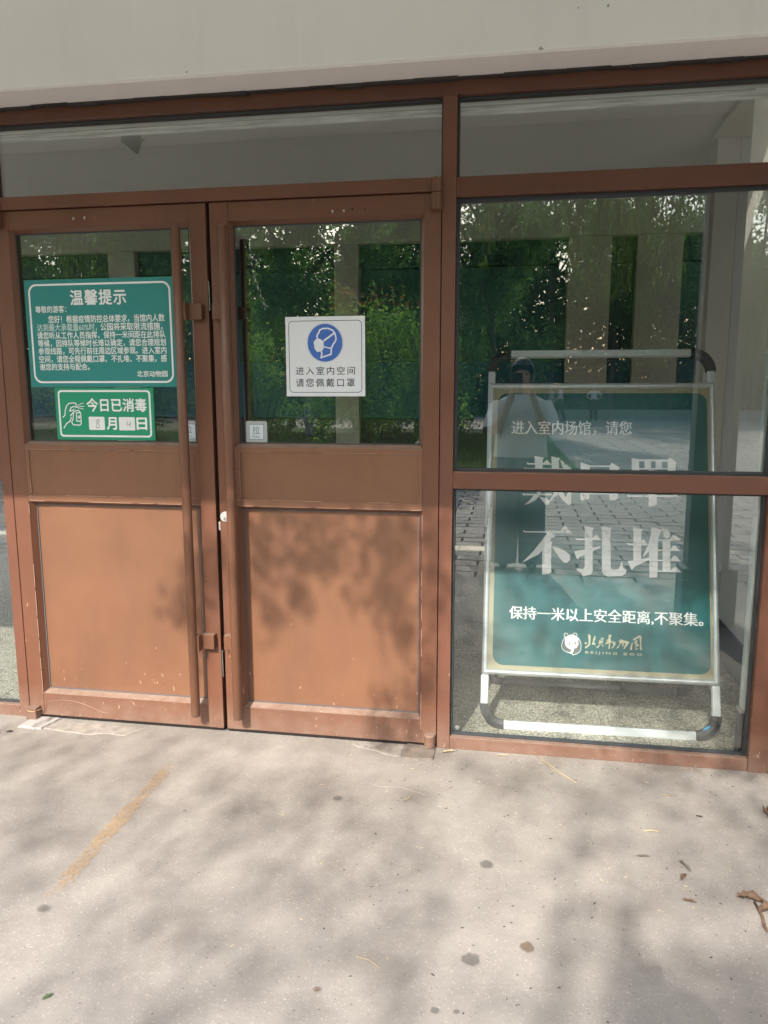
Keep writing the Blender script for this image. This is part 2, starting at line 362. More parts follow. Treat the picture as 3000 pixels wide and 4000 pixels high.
for (x, y, s, m) in ((1.495, -.453, .8, S1), (.821, -1.156, .8, S1), (2.026, -.75, .95, S1), (2.004, -1.154, 1.1, S1), (2.144, -1.085, .9, S2), (1.93, -1.33, .45, S1), (1.98, -1.325, .35, S1), (1.643, -1.313, .4, S2), (1.0, -.62, .35, S1)):
    o = sheet('stain', -.03, .03, -.03, .03, 0, m); o.location = (x, y, .0075); o.scale = (s, s, 1); tag(o, kind='structure')
for L_ in ([(1.462, -.087), (1.455, -.16), (1.468, -.22), (1.448, -.30), (1.446, -.381)], [(1.55, -.30), (1.62, -.34), (1.70, -.33), (1.80, -.37)]):
    tag(tube('crack', [(a, b, .0004) for a, b in L_], .0006, simple('crack_edge', (.42, .38, .34)), None, 4), kind='structure')
# mortar patches and pivot plates at the threshold
MORTAR = simple('pale_mortar', (.34, .315, .28), .9, var=.25, scale=25, bumpS=.5, bscale=60)
SLATE = simple('grimy_plate', (.22, .19, .16), .7, var=.3, scale=14, bumpS=.4, bscale=50)
def slab(name, pts, z0, z1, mat, parent=None, rag=0):
    bm = bmesh.new(); P = []
    for i, (a, b_) in enumerate(pts):
        c, d = pts[(i+1) % len(pts)]
        n = 6 if rag else 1
        for k in range(n):
            t = k/n; P.append((a+(c-a)*t+rng.uniform(-rag, rag), b_+(d-b_)*t+rng.uniform(-rag, rag)))
    lo = [bm.verts.new((a, b_, z0)) for a, b_ in P]; cx = sum(a for a, _ in P)/len(P); cy_ = sum(b_ for _, b_ in P)/len(P)
    hi = [bm.verts.new((a+(cx-a)*.02, b_+(cy_-b_)*.03, z1)) for a, b_ in P]
    bm.faces.new(hi); n = len(P)
    for k in range(n): bm.faces.new((lo[k], lo[(k+1) % n], hi[(k+1) % n], hi[k]))
    bmesh.ops.triangulate(bm, faces=[f for f in bm.faces if len(f.verts) > 4]); return link(name, bm_mesh(bm), mat, parent)
tag(slab('mortar_patch', [(.17, -.03), (.56, -.03), (.50, -.10), (.30, -.125), (.13, -.10)], .0, .004, MORTAR, rag=.008), 'pale ragged mortar patch in front of the left door leaf', 'mortar patch', 'mortar patches at the threshold')
tag(slab('mortar_patch', [(1.50, .0), (1.672, .0), (1.670, -.103), (1.60, -.088), (1.46, -.03)], .0, .0045, MORTAR, rag=.005), 'whitish mortar patch beside the brown floor plate under the right door hinge', 'mortar patch', 'mortar patches at the threshold')
tag(slab('floor_plate', [(1.679, .004), (1.798, -.004), (1.795, -.11), (1.677, -.122)], 0, .009, SLATE, rag=.0015), 'brown grimy floor plate under the right door hinge', 'floor plate')
def plate_mat():
    m, nt, b = newmat('scuffed_plate'); xyz, pos, g = zpos(nt)
    nt.links.new(ramp(nt, noise(nt, 22, 5, .6, vec=pos, stretch=(1, .3, 1)), [(.42, (.16, .15, .14)), (.5, (.36, .35, .34)), (.6, (.46, .45, .44))]), b.inputs['Base Color']); b.inputs['Roughness'].default_value = .5; return m
tag(slab('floor_plate', [(.03, .0), (.15, -.002), (.125, -.112), (.015, -.108)], 0, .008, plate_mat(), rag=.002), 'scuffed whitish metal floor plate under the left door hinge', 'floor plate')

# ------------------------------------------------------------------ building shell
bw = thing('building', 'white painted building with a wide lintel over the brown glazed entrance', 'building', (1.5, .3, 0))
box('lintel', -6, 12, -.17, .30, 2.507, 3.03, WHITE_PL, bw, .006)
box('soffit_band', -6, 12, -.165, -.001, 2.500, 2.5065, SOFFIT_PL, bw, 0)
box('pilaster', 3.047, 3.60, -.035, .40, 0, 2.499, WHITE_PL, bw, .01)
box('pilaster', -2.0, -1.6, -.03, .40, 0, 2.499, GREY_PL, bw, .01)
# ragged filler between lintel and frame
bmf = bmesh.new(); x = -1.6
while x < 3.04:
    wd = rng.uniform(.03, .16); bm_box(bmf, x, x+wd-.0005, -.02-rng.uniform(0, .012), .0, 2.4985-rng.uniform(.002, .010), 2.4995, .0005); x += wd
link('sealant_bead', bm_mesh(bmf), DARKBASE, bw)
box('canopy_slab', -6, 12, -1.93, -.171, 2.93, 3.03, WHITE_PL, bw, .003)
box('canopy_edge_beam', -6, 12, -1.98, -1.80, 2.66, 3.10, WHITE_PL, bw, .004)
STONE = simple('grey_stone', (.16, .17, .165), .6, var=.2, bumpS=.2)
canc = thing('canopy_column', 'dark stone canopy column standing right of the photographer, mirrored in the window', 'column', (3.24, -2.0, 0))
box('shaft', 3.13, 3.37, -1.96, -1.82, .35, 2.66, STONE, canc, .006); box('plinth', 3.10, 3.42, -1.99, -1.79, 0, .35, STONE, canc, .01)
c2 = thing('canopy_column', 'dark stone canopy column far left of the entrance', 'column', (-2.6, -2.0, 0))
box('shaft', -2.7, -2.46, -1.96, -1.82, .35, 2.66, STONE, c2, .006); box('plinth', -2.73, -2.41, -1.99, -1.79, 0, .35, STONE, c2, .01)

# ------------------------------------------------------------------ interior
def terrazzo():
    m, nt, b = newmat('terrazzo'); xyz, pos, g = zpos(nt)
    v = nt.nodes.new('ShaderNodeTexVoronoi'); v.feature = 'DISTANCE_TO_EDGE'; v.inputs['Scale'].default_value = 62
    mp = nt.nodes.new('ShaderNodeMapping'); mp.inputs['Scale'].default_value = (1, 1.2, 1); nn = nt.nodes.new('ShaderNodeTexNoise'); nn.inputs['Scale'].default_value = 30; nt.links.new(pos, nn.inputs['Vector'])
    ad = nt.nodes.new('ShaderNodeVectorMath'); ad.operation = 'MULTIPLY_ADD'; ad.inputs[1].default_value = (.018,)*3; nt.links.new(nn.outputs['Color'], ad.inputs[0]); nt.links.new(pos, ad.inputs[2])
    nt.links.new(ad.outputs[0], mp.inputs[0]); nt.links.new(mp.outputs[0], v.inputs['Vector'])
    v2 = nt.nodes.new('ShaderNodeTexVoronoi'); v2.inputs['Scale'].default_value = 62; nt.links.new(mp.outputs[0], v2.inputs['Vector'])
    sx = nt.nodes.new('ShaderNodeSeparateXYZ'); nt.links.new(v2.outputs['Color'], sx.inputs[0])
    chip = ramp(nt, sx.outputs[0], [(0, (.44, .41, .33)), (.5, (.58, .54, .45)), (1, (.72, .68, .58))])
    c = mix(nt, ramp(nt, v.outputs['Distance'], [(.06, (0, 0, 0)), (.14, (1, 1, 1))]), (.22, .20, .16), chip)
    nt.links.new(c, b.inputs['Base Color']); b.inputs['Roughness'].default_value = .45; return m
TZ = terrazzo(); fl = thing('floor', None, None, (0, 0, 0)); tag(fl, kind='structure')
T = .55
for iy in range(5):
    for ix in range(-8, 5):
        x0 = 1.925+(ix-1)*T; y0 = .086+iy*T
        if x0 > 3.5: continue
        o = box('tile', x0+.002, x0+T-.002, y0+.002, y0+T-.002, -.03, .0, TZ, fl, .001)
fb = sheet('floor_bed', -4.8, 9, .086, 9, -.005, TZ); fb.parent = fl
rm = thing('interior_hall', 'dim interior hall seen through the glass with cream piers and teal panels', 'room', (2, 5, 0))
box('back_wall', -4.8, 9, 5.6, 5.8, 0, 3.4, GREY_PL, rm, 0); box('side_wall', -4.8, -4.6, .1, 5.8, 0, .9, GREY_PL, rm, 0); box('side_wall', -4.8, -4.6, .1, 5.8, 3.0, 3.4, GREY_PL, rm, 0); box('side_wall', 9, 9.2, .31, 5.8, 0, 3.4, GREY_PL, rm, 0)  # unseen opening in the left wall, added to brighten the hall with sky
box('ceiling', -4.8, 9, .31, 5.8, 3.2, 3.4, GREY_PL, rm, 0)
TEAL_PANEL = simple('teal_board', (.025, .095, .085), .35, var=.3, scale=1)
BLUEP = simple('blue_board', (.02, .10, .14), .35, var=.3, scale=1)
DARKTEAL = simple('dark_teal_board', (.012, .045, .043), .3, var=.4, scale=1)
piers = ((-2.25, -1.95), (.22, .47), (2.54, 2.94), (3.18, 3.59))
for a, b_ in piers: box('pier', a, b_, 5.0, 5.3, 0, 2.86, CREAM_PL, rm, .004)
box('pier', 3.46, 3.62, 3.3, 3.55, 0, 3.2, CREAM_PL, rm, .004); box('pier', 3.625, 3.86, 3.32, 3.6, 0, 3.2, GREY_PL, rm, .004)
box('header_beam', -4.59, 9, 4.98, 5.32, 2.862, 3.2, CREAM_PL, rm, .004)
for a, b_ in ((-4.29, -2.26), (-1.94, .21), (.48, 2.53), (2.95, 3.17), (3.6, 8.9)):
    box('blue_panel', a, b_, 5.10, 5.14, 1.12, 1.70, BLUEP, rm, .003); box('teal_panel', a, b_, 5.12, 5.16, 1.703, 2.62, TEAL_PANEL if a != 2.95 else DARKTEAL, rm, .003); box('panel_head', a, b_, 5.08, 5.2, 2.63, 2.855, DARKTEAL, rm, .003)
    box('dado', a, b_, 5.08, 5.2, 0, 1.11, DARKBASE, rm, .003)
lit = bpy.data.materials.new('frosted_window'); lit.use_nodes = True; pb = lit.node_tree.nodes['Principled BSDF']; pb.inputs['Base Color'].default_value = (.6, .66, .66, 1); pb.inputs['Emission Color'].default_value = (.65, .8, .82, 1); pb.inputs['Emission Strength'].default_value = .45
wn = thing('clerestory_window', 'small bright frosted window high in the far wall at the right edge of the glass', 'window', (4.0, 4.6, 2.6))
box('pane', 3.90, 4.03, 4.60, 4.61, 2.70, 3.12, lit, wn, 0); boxes('window_frame', [(3.86, 3.90, 4.58, 4.63, 2.66, 3.16), (4.03, 4.07, 4.58, 4.63, 2.66, 3.16), (3.90, 4.03, 4.58, 4.63, 2.66, 2.70)], TEAL_PANEL, wn)
sw = thing('side_wall', 'off white plastered inner wall with black baseboard behind the right edge of the glass', 'wall', (3.25, .8, 0))
box('plaster', 3.19, 3.42, .32, 1.38, .20, 3.19, plaster('pale_inner_plaster', (.88, .84, .75)), sw, .004); box('baseboard', 3.178, 3.42, .32, 1.392, 0, .20, DARKBASE, sw, .004)
box('jamb_strip', 2.968, 3.04, .10, .14, .20, 2.499, plaster('pale_strip', (.55, .58, .54)), sw, .002); box('jamb_base', 2.962, 3.04, .095, .145, 0, .195, DARKBASE, sw, .003)
box('jamb_return', 3.041, 3.19, .145, .31, .0, 2.499, CREAM_PL, sw, .002)
boxes('baseboard_rim', [(2.96, 2.992, .093, .15, .19, .205)], MORTAR, sw, .003)
# ceiling patch panel, high
box('ceiling_light_panel', 3.4, 4.6, 1.5, 3.2, 3.17, 3.199, CREAM_PL, rm, .003)

# ------------------------------------------------------------------ fixed brown glazed frame
fr = thing('entrance_frame', 'fixed brown painted steel frame holding the transom and side windows', 'window frame', (1.5, .04, 0))
D0, D1 = 0.0, .085
box('mullion', -.046, -.0005, D0, D1, 0, 2.4485, BROWNF, fr); box('mullion', 1.8, 1.85, D0, D1, 0, 2.4485, BROWNF, fr)
box('mullion', 2.975, 3.045, D0-.004, D1, 0, 2.4485, BROWNF, fr); box('mullion', -1.62, -1.57, D0, D1, 0, 2.4485, BROWNF, fr)
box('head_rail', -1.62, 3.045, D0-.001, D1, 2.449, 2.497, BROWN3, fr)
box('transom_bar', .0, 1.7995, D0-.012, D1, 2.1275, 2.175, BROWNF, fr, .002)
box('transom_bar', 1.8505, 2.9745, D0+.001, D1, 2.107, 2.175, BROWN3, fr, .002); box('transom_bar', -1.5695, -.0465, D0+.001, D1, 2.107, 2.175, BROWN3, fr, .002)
box('middle_rail', 1.8505, 2.9745, D0+.001, D1, 1.053, 1.118, BROWNF, fr, .002); box('middle_rail', -1.5695, -.0465, D0+.001, D1, 1.053, 1.118, BROWNF, fr, .002)
box('sill', 1.8505, 2.9745, D0+.001, .06, 0, .050, BROWNF, fr, .003); box('sill', -1.5695, -.0465, D0+.001, .06, 0, .050, BROWNF, fr, .003)
GY = .046
def pane(x0, x1, z0, z1, y=GY, parent=fr, name='glass_pane', gk=.007, bottom=True, gd=.02):
    p = box(name, x0+.001, x1-.001, y, y+.008, z0+.001, z1-.001, GLASS, parent, 0)
    g = [(x0+.0005, x0+gk, y-gd, y-.0005, z0+.0005, z1-.0005), (x1-gk, x1-.0005, y-gd, y-.0005, z0+.0005, z1-.0005), (x0+gk, x1-gk, y-gd, y-.0005, z1-gk, z1-.0005), (x0+gk, x1-gk, y-gd, y-.0005, z0+.0005, z0+gk)]
    boxes('gasket', g, GASKET, p, .001)
    return p
pane(0, 1.8, 2.175, 2.449); pane(1.85, 2.975, 2.175, 2.449); pane(1.85, 2.975, 1.118, 2.107, gk=.012); pane(1.85, 2.975, .05, 1.053, gk=.009)
pane(-1.57, -.046, 2.175, 2.449); pane(-1.57, -.046, 1.118, 2.107); pane(-1.57, -.046, .05, 1.053)
# smeared whitish channel on the inside, just under the head rail
m_, nt_, b_ = newmat('smeared_aluminium'); xyz, pos, g = zpos(nt_)
nt_.links.new(ramp(nt_, noise(nt_, 16, 5, .7, vec=pos, stretch=(.25, 1, 6)), [(.35, (.28, .28, .27)), (.6, (.75, .75, .72))]), b_.inputs['Base Color']); b_.inputs['Roughness'].default_value = .5
box('inner_channel', .006, 1.79, .062, .078, 2.402, 2.426, m_, fr, .003); box('inner_channel', 1.856, 2.97, .062, .078, 2.398, 2.424, m_, fr, .003)

# ------------------------------------------------------------------ door leaves
def leaf(X0, X1, ox0, ox1, label, side):
    d = thing('door', label, 'door', ((X0+X1)/2, .03, 0), 'pair of brown entrance door leaves')
    zt, zb = 2.124, .015
    yb = .075; yf = .0005
    box('stile', X0, ox0, yf, yb, zb, zt, BROWNM, d, .002); box('stile', ox1, X1, yf, yb, zb, zt, BROWNM, d, .002)
    box('rail', ox0+.0003, ox1-.0003, yf+.001, yb, 2.054, zt, BROWNM, d, .0015)
    box('rail', ox0+.0003, ox1-.0003, yf+.001, yb, zb+(.001), .115, BROWNM, d, .0015)
    # middle band: shallow plate framed by proud strips
    box('band_plate', ox0+.0003, ox1-.0003, yf+.003, yb-.01, .967, 1.200, BROWN, d, .001)
    boxes('band_trim', [(ox0+.0003, ox1-.0003, yf-.0005, yf+.0025, 1.183, 1.2015), (ox0+.0003, ox1-.0003, yf-.0005, yf+.0025, .9655, .992), (ox0+.0003, ox0+.017, yf-.0004, yf+.0025, .9925, 1.1825), (ox1-.017, ox1-.0003, yf-.0004, yf+.0025, .9925, 1.1825)], BROWN, d, .0012)
    # worn bare edges of the trim
    bmw = bmesh.new()
    for (a, b2, z) in ((ox0+.017, ox1-.017, 1.1826), (ox0+.004, ox1-.004, .9921), (ox0+.004, ox1-.004, .9662)):
        x = a
        while x < b2:
            L = rng.uniform(.03, .2)
            if rng.random() < .8: bm_box(bmw, x, min(x+L, b2), -.0012, .0006, z-.0006, z+.0006, 0)
            x += L+rng.uniform(0, .03)
    for (xx, a, b2) in ((ox1-.0002 if side == 'r' else ox0+.0002, .02, .95), (ox0+.0166, 1.0, 1.18)):
        z = a
        while z < b2:
            L = rng.uniform(.02, .12)
            if rng.random() < .7: bm_box(bmw, xx-.0007, xx+.0007, -.0013, .0006, z, min(z+L, b2), 0)
            z += L+rng.uniform(0, .04)
    link('worn_edge', bm_mesh(bmw), WEAR, d)
    # bevelled beads round panel and glass (sloping mouldings)
    def bead(x0, x1, z0, z1, w_, dep, mat, nm):
        bm = bmesh.new(); o = [(x0, z0), (x1, z0), (x1, z1), (x0, z1)]; i_ = [(x0+w_, z0+w_), (x1-w_, z0+w_), (x1-w_, z1-w_), (x0+w_, z1-w_)]
        A = [bm.verts.new((x, .002, z)) for x, z in o]; B = [bm.verts.new((x, dep, z)) for x, z in i_]; C_ = [bm.verts.new((x, dep+.012, z)) for x, z in i_]
        for k in range(4):
            bm.faces.new((A[k], A[(k+1) % 4], B[(k+1) % 4], B[k])); bm.faces.new((B[k], B[(k+1) % 4], C_[(k+1) % 4], C_[k]))
        link(nm, bm_mesh(bm), mat, d)
        return x0+w_, x1-w_, z0+w_, z1-w_
    a = bead(ox0+.0006, ox1-.0006, .1155, .9645, .014, .030, BROWNM, 'bead')
    ins = box('panel', a[0]-.004, a[1]+.004, .034, .042, a[2]-.004, a[3]+.004, BROWN, d, 0)
    g = .0035
    boxes('panel_gasket', [(a[0]+.0002, a[0]+g, .0295, .0338, a[2], a[3]), (a[1]-g, a[1]-.0002, .0295, .0338, a[2], a[3]), (a[0]+g, a[1]-g, .0295, .0338, a[3]-g, a[3]-.0002), (a[0]+g, a[1]-g, .0295, .0338, a[2]+.0002, a[2]+g)], GREYLINE, ins, 0)
    a = bead(ox0+.0006, ox1-.0006, 1.2025, 2.0535, .012, .022, BROWNM, 'bead')
    pane(a[0]-.003, a[1]+.003, a[2]-.003, a[3]+.003, y=.030, parent=d, gk=.008, gd=.007)
    return d
dl = leaf(.0025, .899, .071, .834, 'left door leaf carrying two green notices on its glass', 'l')
dr = leaf(.915, 1.7965, .988, 1.735, 'right door leaf carrying the square white mask notice on its glass', 'r')
# dark leading edges of the leaves in the gap, threshold strips
box('sweep_strip', .004, .897, .006, .03, .0036, .0145, BLACK, dl, 0); box('sweep_strip', .917, 1.795, .006, .03, .0036, .0145, BLACK, dr, 0)
box('weather_strip', .8995, .905, .03, .07, .006, 2.124, BLACK, dl, 0); box('weather_strip', .909, .9145, .03, .07, .006, 2.124, BLACK, dr, 0)
box('latch_plate', .8996, .9025, .006, .026, 1.728, 1.839, CHROME, dl, .0005); box('latch_plate', .8996, .9030, .006, .026, .24, .357, CHROME, dl, .0005)
lp = box('latch_bolt', .9032, .9145, .010, .028, .862, .897, CHROME, dr, .0015)
bmd = bmesh.new()
for (a, b_) in ((.245, .352), (1.733, 1.834)): bm_box(bmd, .9026, .9034, .011, .021, a+.012, b_-.012, 0)
link('latch_slot', bm_mesh(bmd), BLACK, dl)
tag(box('threshold', .0, 1.8, .012, .084, -.02, .0035, simple('threshold_metal', (.10, .09, .08), .5, bumpS=.3), None, .001), 'dark low threshold strip under both doors', 'threshold')
# handles
def handle(d, hx, side, inner=False):
    s = 1 if side == 'l' else -1
    y = -.06
    z0, z1 = .088, 2.028
    bm = bmesh.new(); tube_bm(bm, [(hx, y, z0), (hx, y, z0+.002), (hx, y, z1-.002), (hx, y, z1)], [.0172, .0188, .0188, .0175], 28)
    me = bm_mesh(bm)
    for f in me.polygons: f.use_smooth = len(f.vertices) == 4
    h = link('pull_handle', me, BROWN2, d)
    xe = .882 if s > 0 else .925
    for (a, b_) in ((1.693, 1.752), (.371, .432)):
        x_in = hx+s*.021
        lo, hi = min(x_in, xe), max(x_in, xe)
        bm = bmesh.new(); bm_box(bm, lo, hi, -.031, -.0005, a, b_, .0015)
        lo2, hi2 = min(hx+s*.012, hx+s*.027), max(hx+s*.012, hx+s*.027)
        bm_box(bm, lo2, hi2, -.062, -.0315, a-.003, b_+.003, .001)
        link('bracket', bm_mesh(bm), BROWN2, h)
    return h
handle(dl, .803, 'l'); handle(dr, .987, 'r')
DARKBR = simple('dark_brown_paint', (.05, .028, .022), .4)
for d, hx in ((dl, .80), (dr, 1.003)):
    h = tube('inner_handle', [(hx, .135, .10), (hx, .135, 2.01)], .0188, DARKBR, d, 20)
    boxes('bracket', [(hx-.02, hx+.02, .0755, .118, 1.70, 1.75), (hx-.02, hx+.02, .0755, .118, .37, .43)], DARKBR, h)
# lock cylinder on right leaf
def disc(name, x, z, r, y0, y1, mat, parent, seg=28, bev=True):
    bm = bmesh.new(); tube_bm(bm, [(x, y1, z), (x, y0+.001, z), (x, y0, z)], [r, r, r*.93], seg); return link(name, bm_mesh(bm), mat, parent)
lk = disc('lock_cylinder', .939, .922, .0205, -.006, .0, alu('lock_white', (.86, .87, .88), .35), dr)
k1 = disc('key_barrel', .939, .914, .0085, -.0085, -.006, CHROME, lk); box('key_slot', .9378, .9402, -.0088, -.0084, .9085, .919, BLACK, lk, 0)
# screws
for d, L in ((dl, ((.359, 2.088), (.406, 2.089))), (dr, ((1.396, 2.076), (1.439, 2.076)))):
    for x, z in L:
        bm = bmesh.new(); tube_bm(bm, [(x, .0, z), (x-.001, -.006, z-.001), (x-.001, -.0065, z-.001)], [.0038, .0038, .002], 10); tube_bm(bm, [(x, -.006, z-.001), (x+.002, -.011, z-.008)], .0022, 8)
        link('screw', bm_mesh(bm), alu('screw', (.7, .68, .62), .4), d)
for x, z, r in ((1.469, 2.079, .0042), (1.517, 2.077, .0032)): disc('screw_hole', x, z, r, -.0012, .0, BLACK, dr, 12)
# hinges (pivots)
def hinge(d, x, z0, z1, split=None, r=.021):
    bm = bmesh.new()
    for a, b_ in ([(z0, split-.001), (split+.001, z1)] if split else [(z0, z1)]):
        tube_bm(bm, [(x, -.016, a), (x, -.016, a+.003), (x, -.016, b_-.003), (x, -.016, b_)], [r-.003, r, r, r-.003], 20)
        bm_box(bm, x-r, x+r, -.016, -.0006, a+.001, b_-.001, .001)
    link('hinge', bm_mesh(bm), BROWN2, d)
hinge(dr, 1.781, 2.062, 2.172, 2.121, .0195); hinge(dl, .030, 2.058, 2.172, 2.121, .0195)
hinge(dr, 1.772, .010, .062, None, .0215)
bm = bmesh.new(); bm_box(bm, .008, .056, -.040, -.0006, .006, .058, .003); link('hinge', bm_mesh(bm), BROWN2, dl)
tube('cable_tie', [(.018, -.043, .048), (.045, -.046, .046), (.072, -.014, .050)], .0016, simple('tan_plastic', (.6, .38, .22)), dl, 6)
# curved scrape on the left kick rail
pts = [(.08+.0, -.0006, .045)]+[(.08+.30*t, -.0006, .045+.045*math.sin(math.pi*min(1, .2+t*.9))**1.0) for t in [k/14 for k in range(15)]]
tube('scrape', pts, .0007, WEAR, dl, 4)

# chain and small sensor box seen through the glass
bm = bmesh.new()
for k in range(16):
    t = k/15; c = Vector((.925+.012*t+.055*t*t, .42, 2.03-.25*t))
    ring_ = [c+(Vector((math.cos(a)*.006, 0, math.sin(a)*.010)) if k % 2 else Vector((0, math.cos(a)*.006, math.sin(a)*.010))) for a in [2*math.pi*j/8 for j in range(9)]]
    tube_bm(bm, ring_, .002, 5, False)
tag(link('hanging_chain', bm_mesh(bm), CHROME), 'thin steel chain hanging behind the right door glass', 'chain')
snb = thing('door_sensor', 'small grey angular sensor bracket behind the left transom glass', 'sensor', (.57, .12, 2.39))
SG = simple('sensor_grey', (.05, .05, .045), .5)
bm = bmesh.new(); bm_box(bm, .528, .595, .085, .12, 2.385, 2.437, .002); link('sensor_housing', bm_mesh(bm), SG, snb)
bm = bmesh.new(); q = [bm.verts.new(v) for v in ((.535, .085, 2.384), (.60, .085, 2.395), (.58, .085, 2.345), (.535, .12, 2.384), (.60, .12, 2.395), (.58, .12, 2.345))]
for f in ((0, 2, 1), (3, 4, 5), (0, 1, 4, 3), (1, 2, 5, 4), (2, 0, 3, 5)): bm.faces.new([q[i] for i in f])
link('lens_hood', bm_mesh(bm), SG, snb)
bm = bmesh.new(); q = [bm.verts.new(v) for v in ((.59, .085, 2.41), (.625, .085, 2.388), (.59, .085, 2.385), (.59, .1, 2.41), (.625, .1, 2.388), (.59, .1, 2.385))]
for f in ((0, 2, 1), (3, 4, 5), (0, 1, 4, 3), (1, 2, 5, 4), (2, 0, 3, 5)): bm.faces.new([q[i] for i in f])
link('side_fin', bm_mesh(bm), SG, snb)

# ------------------------------------------------------------------ notices
TEAL = paper('teal_print', (.022, .235, .225), .38); GREEN = paper('green_print', (.012, .285, .155), .38); WHITE = paper('white_print', (.80, .83, .84), .4)
WHITEP = paper('white_board', (.74, .78, .83), .35); INK = paper('black_ink', (.045, .05, .06), .5); BLUE = paper('blue_print', (.045, .145, .50), .4)
F = FAC(.0265)
def board(name, label, cat, x0, x1, z0, z1, mat, y0=.0275, y1=.0290, rag=None):
    t = thing(name, label, cat, ((x0+x1)/2, y0, z0)); box('backing_board', x0, x1, y0, y1, z0, z1, mat, t, .0004); return t
sgn = board('notice_board', 'large teal notice with white Chinese paragraph and rounded white border', 'notice', .104, .744, 1.437, 1.863, TEAL)
F1 = FAC(.0273)
ring('border_line', F1, rrect(.120, .7325, 1.453, 1.847, .035), rrect(.1275, .725, 1.4605, 1.8395, .0285), .0, WHITE, sgn)
tx = lambda b, u0, u1, v0, v1, bold=.016, sp=1.0, nm='lettering', mat=WHITE, par=sgn, sm=0: text(nm, b, F1, u0, u1, v0, v1, .0001, mat, par, bold, sm, sp)
tx('温馨提示', .304, .544, 1.762, 1.820, .024, 1.1)
tx('尊敬的游客：', .147, .283, 1.734, 1.761)
tx('您好！根据疫情防控总体要求，当馆内人数', .201, .703, 1.692, 1.722)
tx('达到最大承载量60%时，', .149, .412, 1.660, 1.690, nm='patched_lettering', mat=paper('faded_white_print', (.52, .66, .65)))
tx('公园将采取限流措施，', .428, .693, 1.660, 1.690)
tx('请您听从工作人员指挥，保持一米间距在此排队', .147, .704, 1.629, 1.658)
tx('等候，因排队等候时长难以确定，请您合理规划', .148, .704, 1.598, 1.627)
tx('参观线路，可先行前往周边区域参观。进入室内', .148, .705, 1.567, 1.596)
tx('空间，请您全程佩戴口罩、不扎堆、不聚集，感', .148, .705, 1.535, 1.564)
tx('谢您的支持与配合。', .149, .370, 1.505, 1.532)
tx('北京动物园', .575, .705, 1.477, 1.501)
sg2 = board('disinfection_notice', 'smaller bright green notice with hand and spray bottle hanging below the teal one', 'notice', .2075, .6405, 1.222, 1.4335, GREEN, .0272, .0289)
F2 = FAC(.0270)
ring('border_line', F2, rrect(.220, .627, 1.234, 1.4245, .016), rrect(.2275, .6195, 1.2415, 1.417, .0105), 0, WHITE, sg2)
F1 = F2
tx('今日已消毒', .347, .608, 1.338, 1.391, .026, 1.0, par=sg2)
tx('月', .432, .474, 1.265, 1.314, .03, par=sg2); tx('日', .563, .606, 1.266, 1.313, .03, par=sg2)
flat('date_box', F2, [rrect(.352, .422, 1.263, 1.317, .004)], .0001, WHITE, sg2); flat('date_box', F2, [rrect(.485, .555, 1.262, 1.316, .004)], .0001, WHITE, sg2)
mp_ = lambda L: [(.22+(x-405)*.000446, 1.424-(y-1168)*.000415) for x, y in L]
stroke('handwriting', F2, [mp_([(790, 1475), (805, 1455), (790, 1452), (775, 1470), (782, 1490), (800, 1500), (803, 1525), (785, 1538), (770, 1530), (778, 1505), (806, 1470)])], .0015, .0003, INK, sg2)
stroke('handwriting', F2, [mp_([(1090, 1465), (1075, 1495), (1082, 1508), (1115, 1490)]), mp_([(1112, 1470), (1105, 1520)])], .0015, .0003, INK, sg2)
stroke('spray_icon', F2, [mp_([(445, 1432), (466, 1412), (470, 1370), (488, 1318), (515, 1295), (575, 1290), (582, 1310)]), mp_([(515, 1372), (532, 1338), (560, 1326), (590, 1335)]), mp_([(515, 1372), (545, 1365), (560, 1355)]),
    mp_([(520, 1420), (548, 1385), (575, 1368), (607, 1366), (624, 1390), (625, 1492), (607, 1510), (545, 1507), (528, 1482), (545, 1450), (552, 1390)]), mp_([(448, 1538), (480, 1492), (512, 1472), (528, 1435)]), mp_([(620, 1388), (582, 1388), (580, 1470), (622, 1472)]),
    mp_([(594, 1430), (618, 1430)]), mp_([(606, 1415), (606, 1446)])], .0042, .0002, WHITE, sg2)
stroke('spray_icon', F2, [mp_([(605, 1312), (655, 1292)]), mp_([(606, 1326), (662, 1326)]), mp_([(603, 1340), (655, 1352)]), mp_([(585, 1300), (600, 1340)])], .0026, .0002, WHITE, sg2)
sg3 = board('mask_notice', 'square white notice with blue disc and masked head on the right door glass', 'notice', 1.197, 1.509, 1.400, 1.701, WHITEP, .0272, .0289)
ring('border_line', F2, rrect(1.209, 1.497, 1.414, 1.686, .016), rrect(1.2113, 1.4947, 1.4163, 1.6837, .0139), 0, INK, sg3)
m3 = lambda L: [(1.209+(x-275)*.0002704, 1.686-(y-270)*.0002628) for x, y in L]
ring('disc_outline', F2, m3(circ(807, 587, 268, 285, 48)), m3(circ(807, 587, 264, 281, 48)), .0, paper('grey_print', (.45, .46, .48)), sg3)
flat('blue_disc', F2, [m3(circ(807, 588, 254, 271, 48))], .0001, BLUE, sg3)
stroke('head_outline', F2, [m3([(697, 525), (690, 490), (705, 460), (722, 438), (728, 410), (775, 385), (855, 383), (915, 408), (950, 450), (968, 520), (962, 560), (930, 605), (900, 660), (893, 752), (745, 800), (760, 745), (752, 710)])], .0056, .0002, WHITEP, sg3)
stroke('mask_strap', F2, [m3([(795, 555), (945, 450)])], .0060, .0003, WHITEP, sg3); stroke('mask_strap', F2, [m3([(815, 650), (893, 668)])], .0046, .0003, WHITEP, sg3)
flat('mask_shape', F2, [m3([(705, 525), (745, 535), (785, 580), (790, 650), (775, 690), (745, 710), (690, 720), (655, 670), (643, 580), (662, 545)])], .0004, WHITEP, sg3)
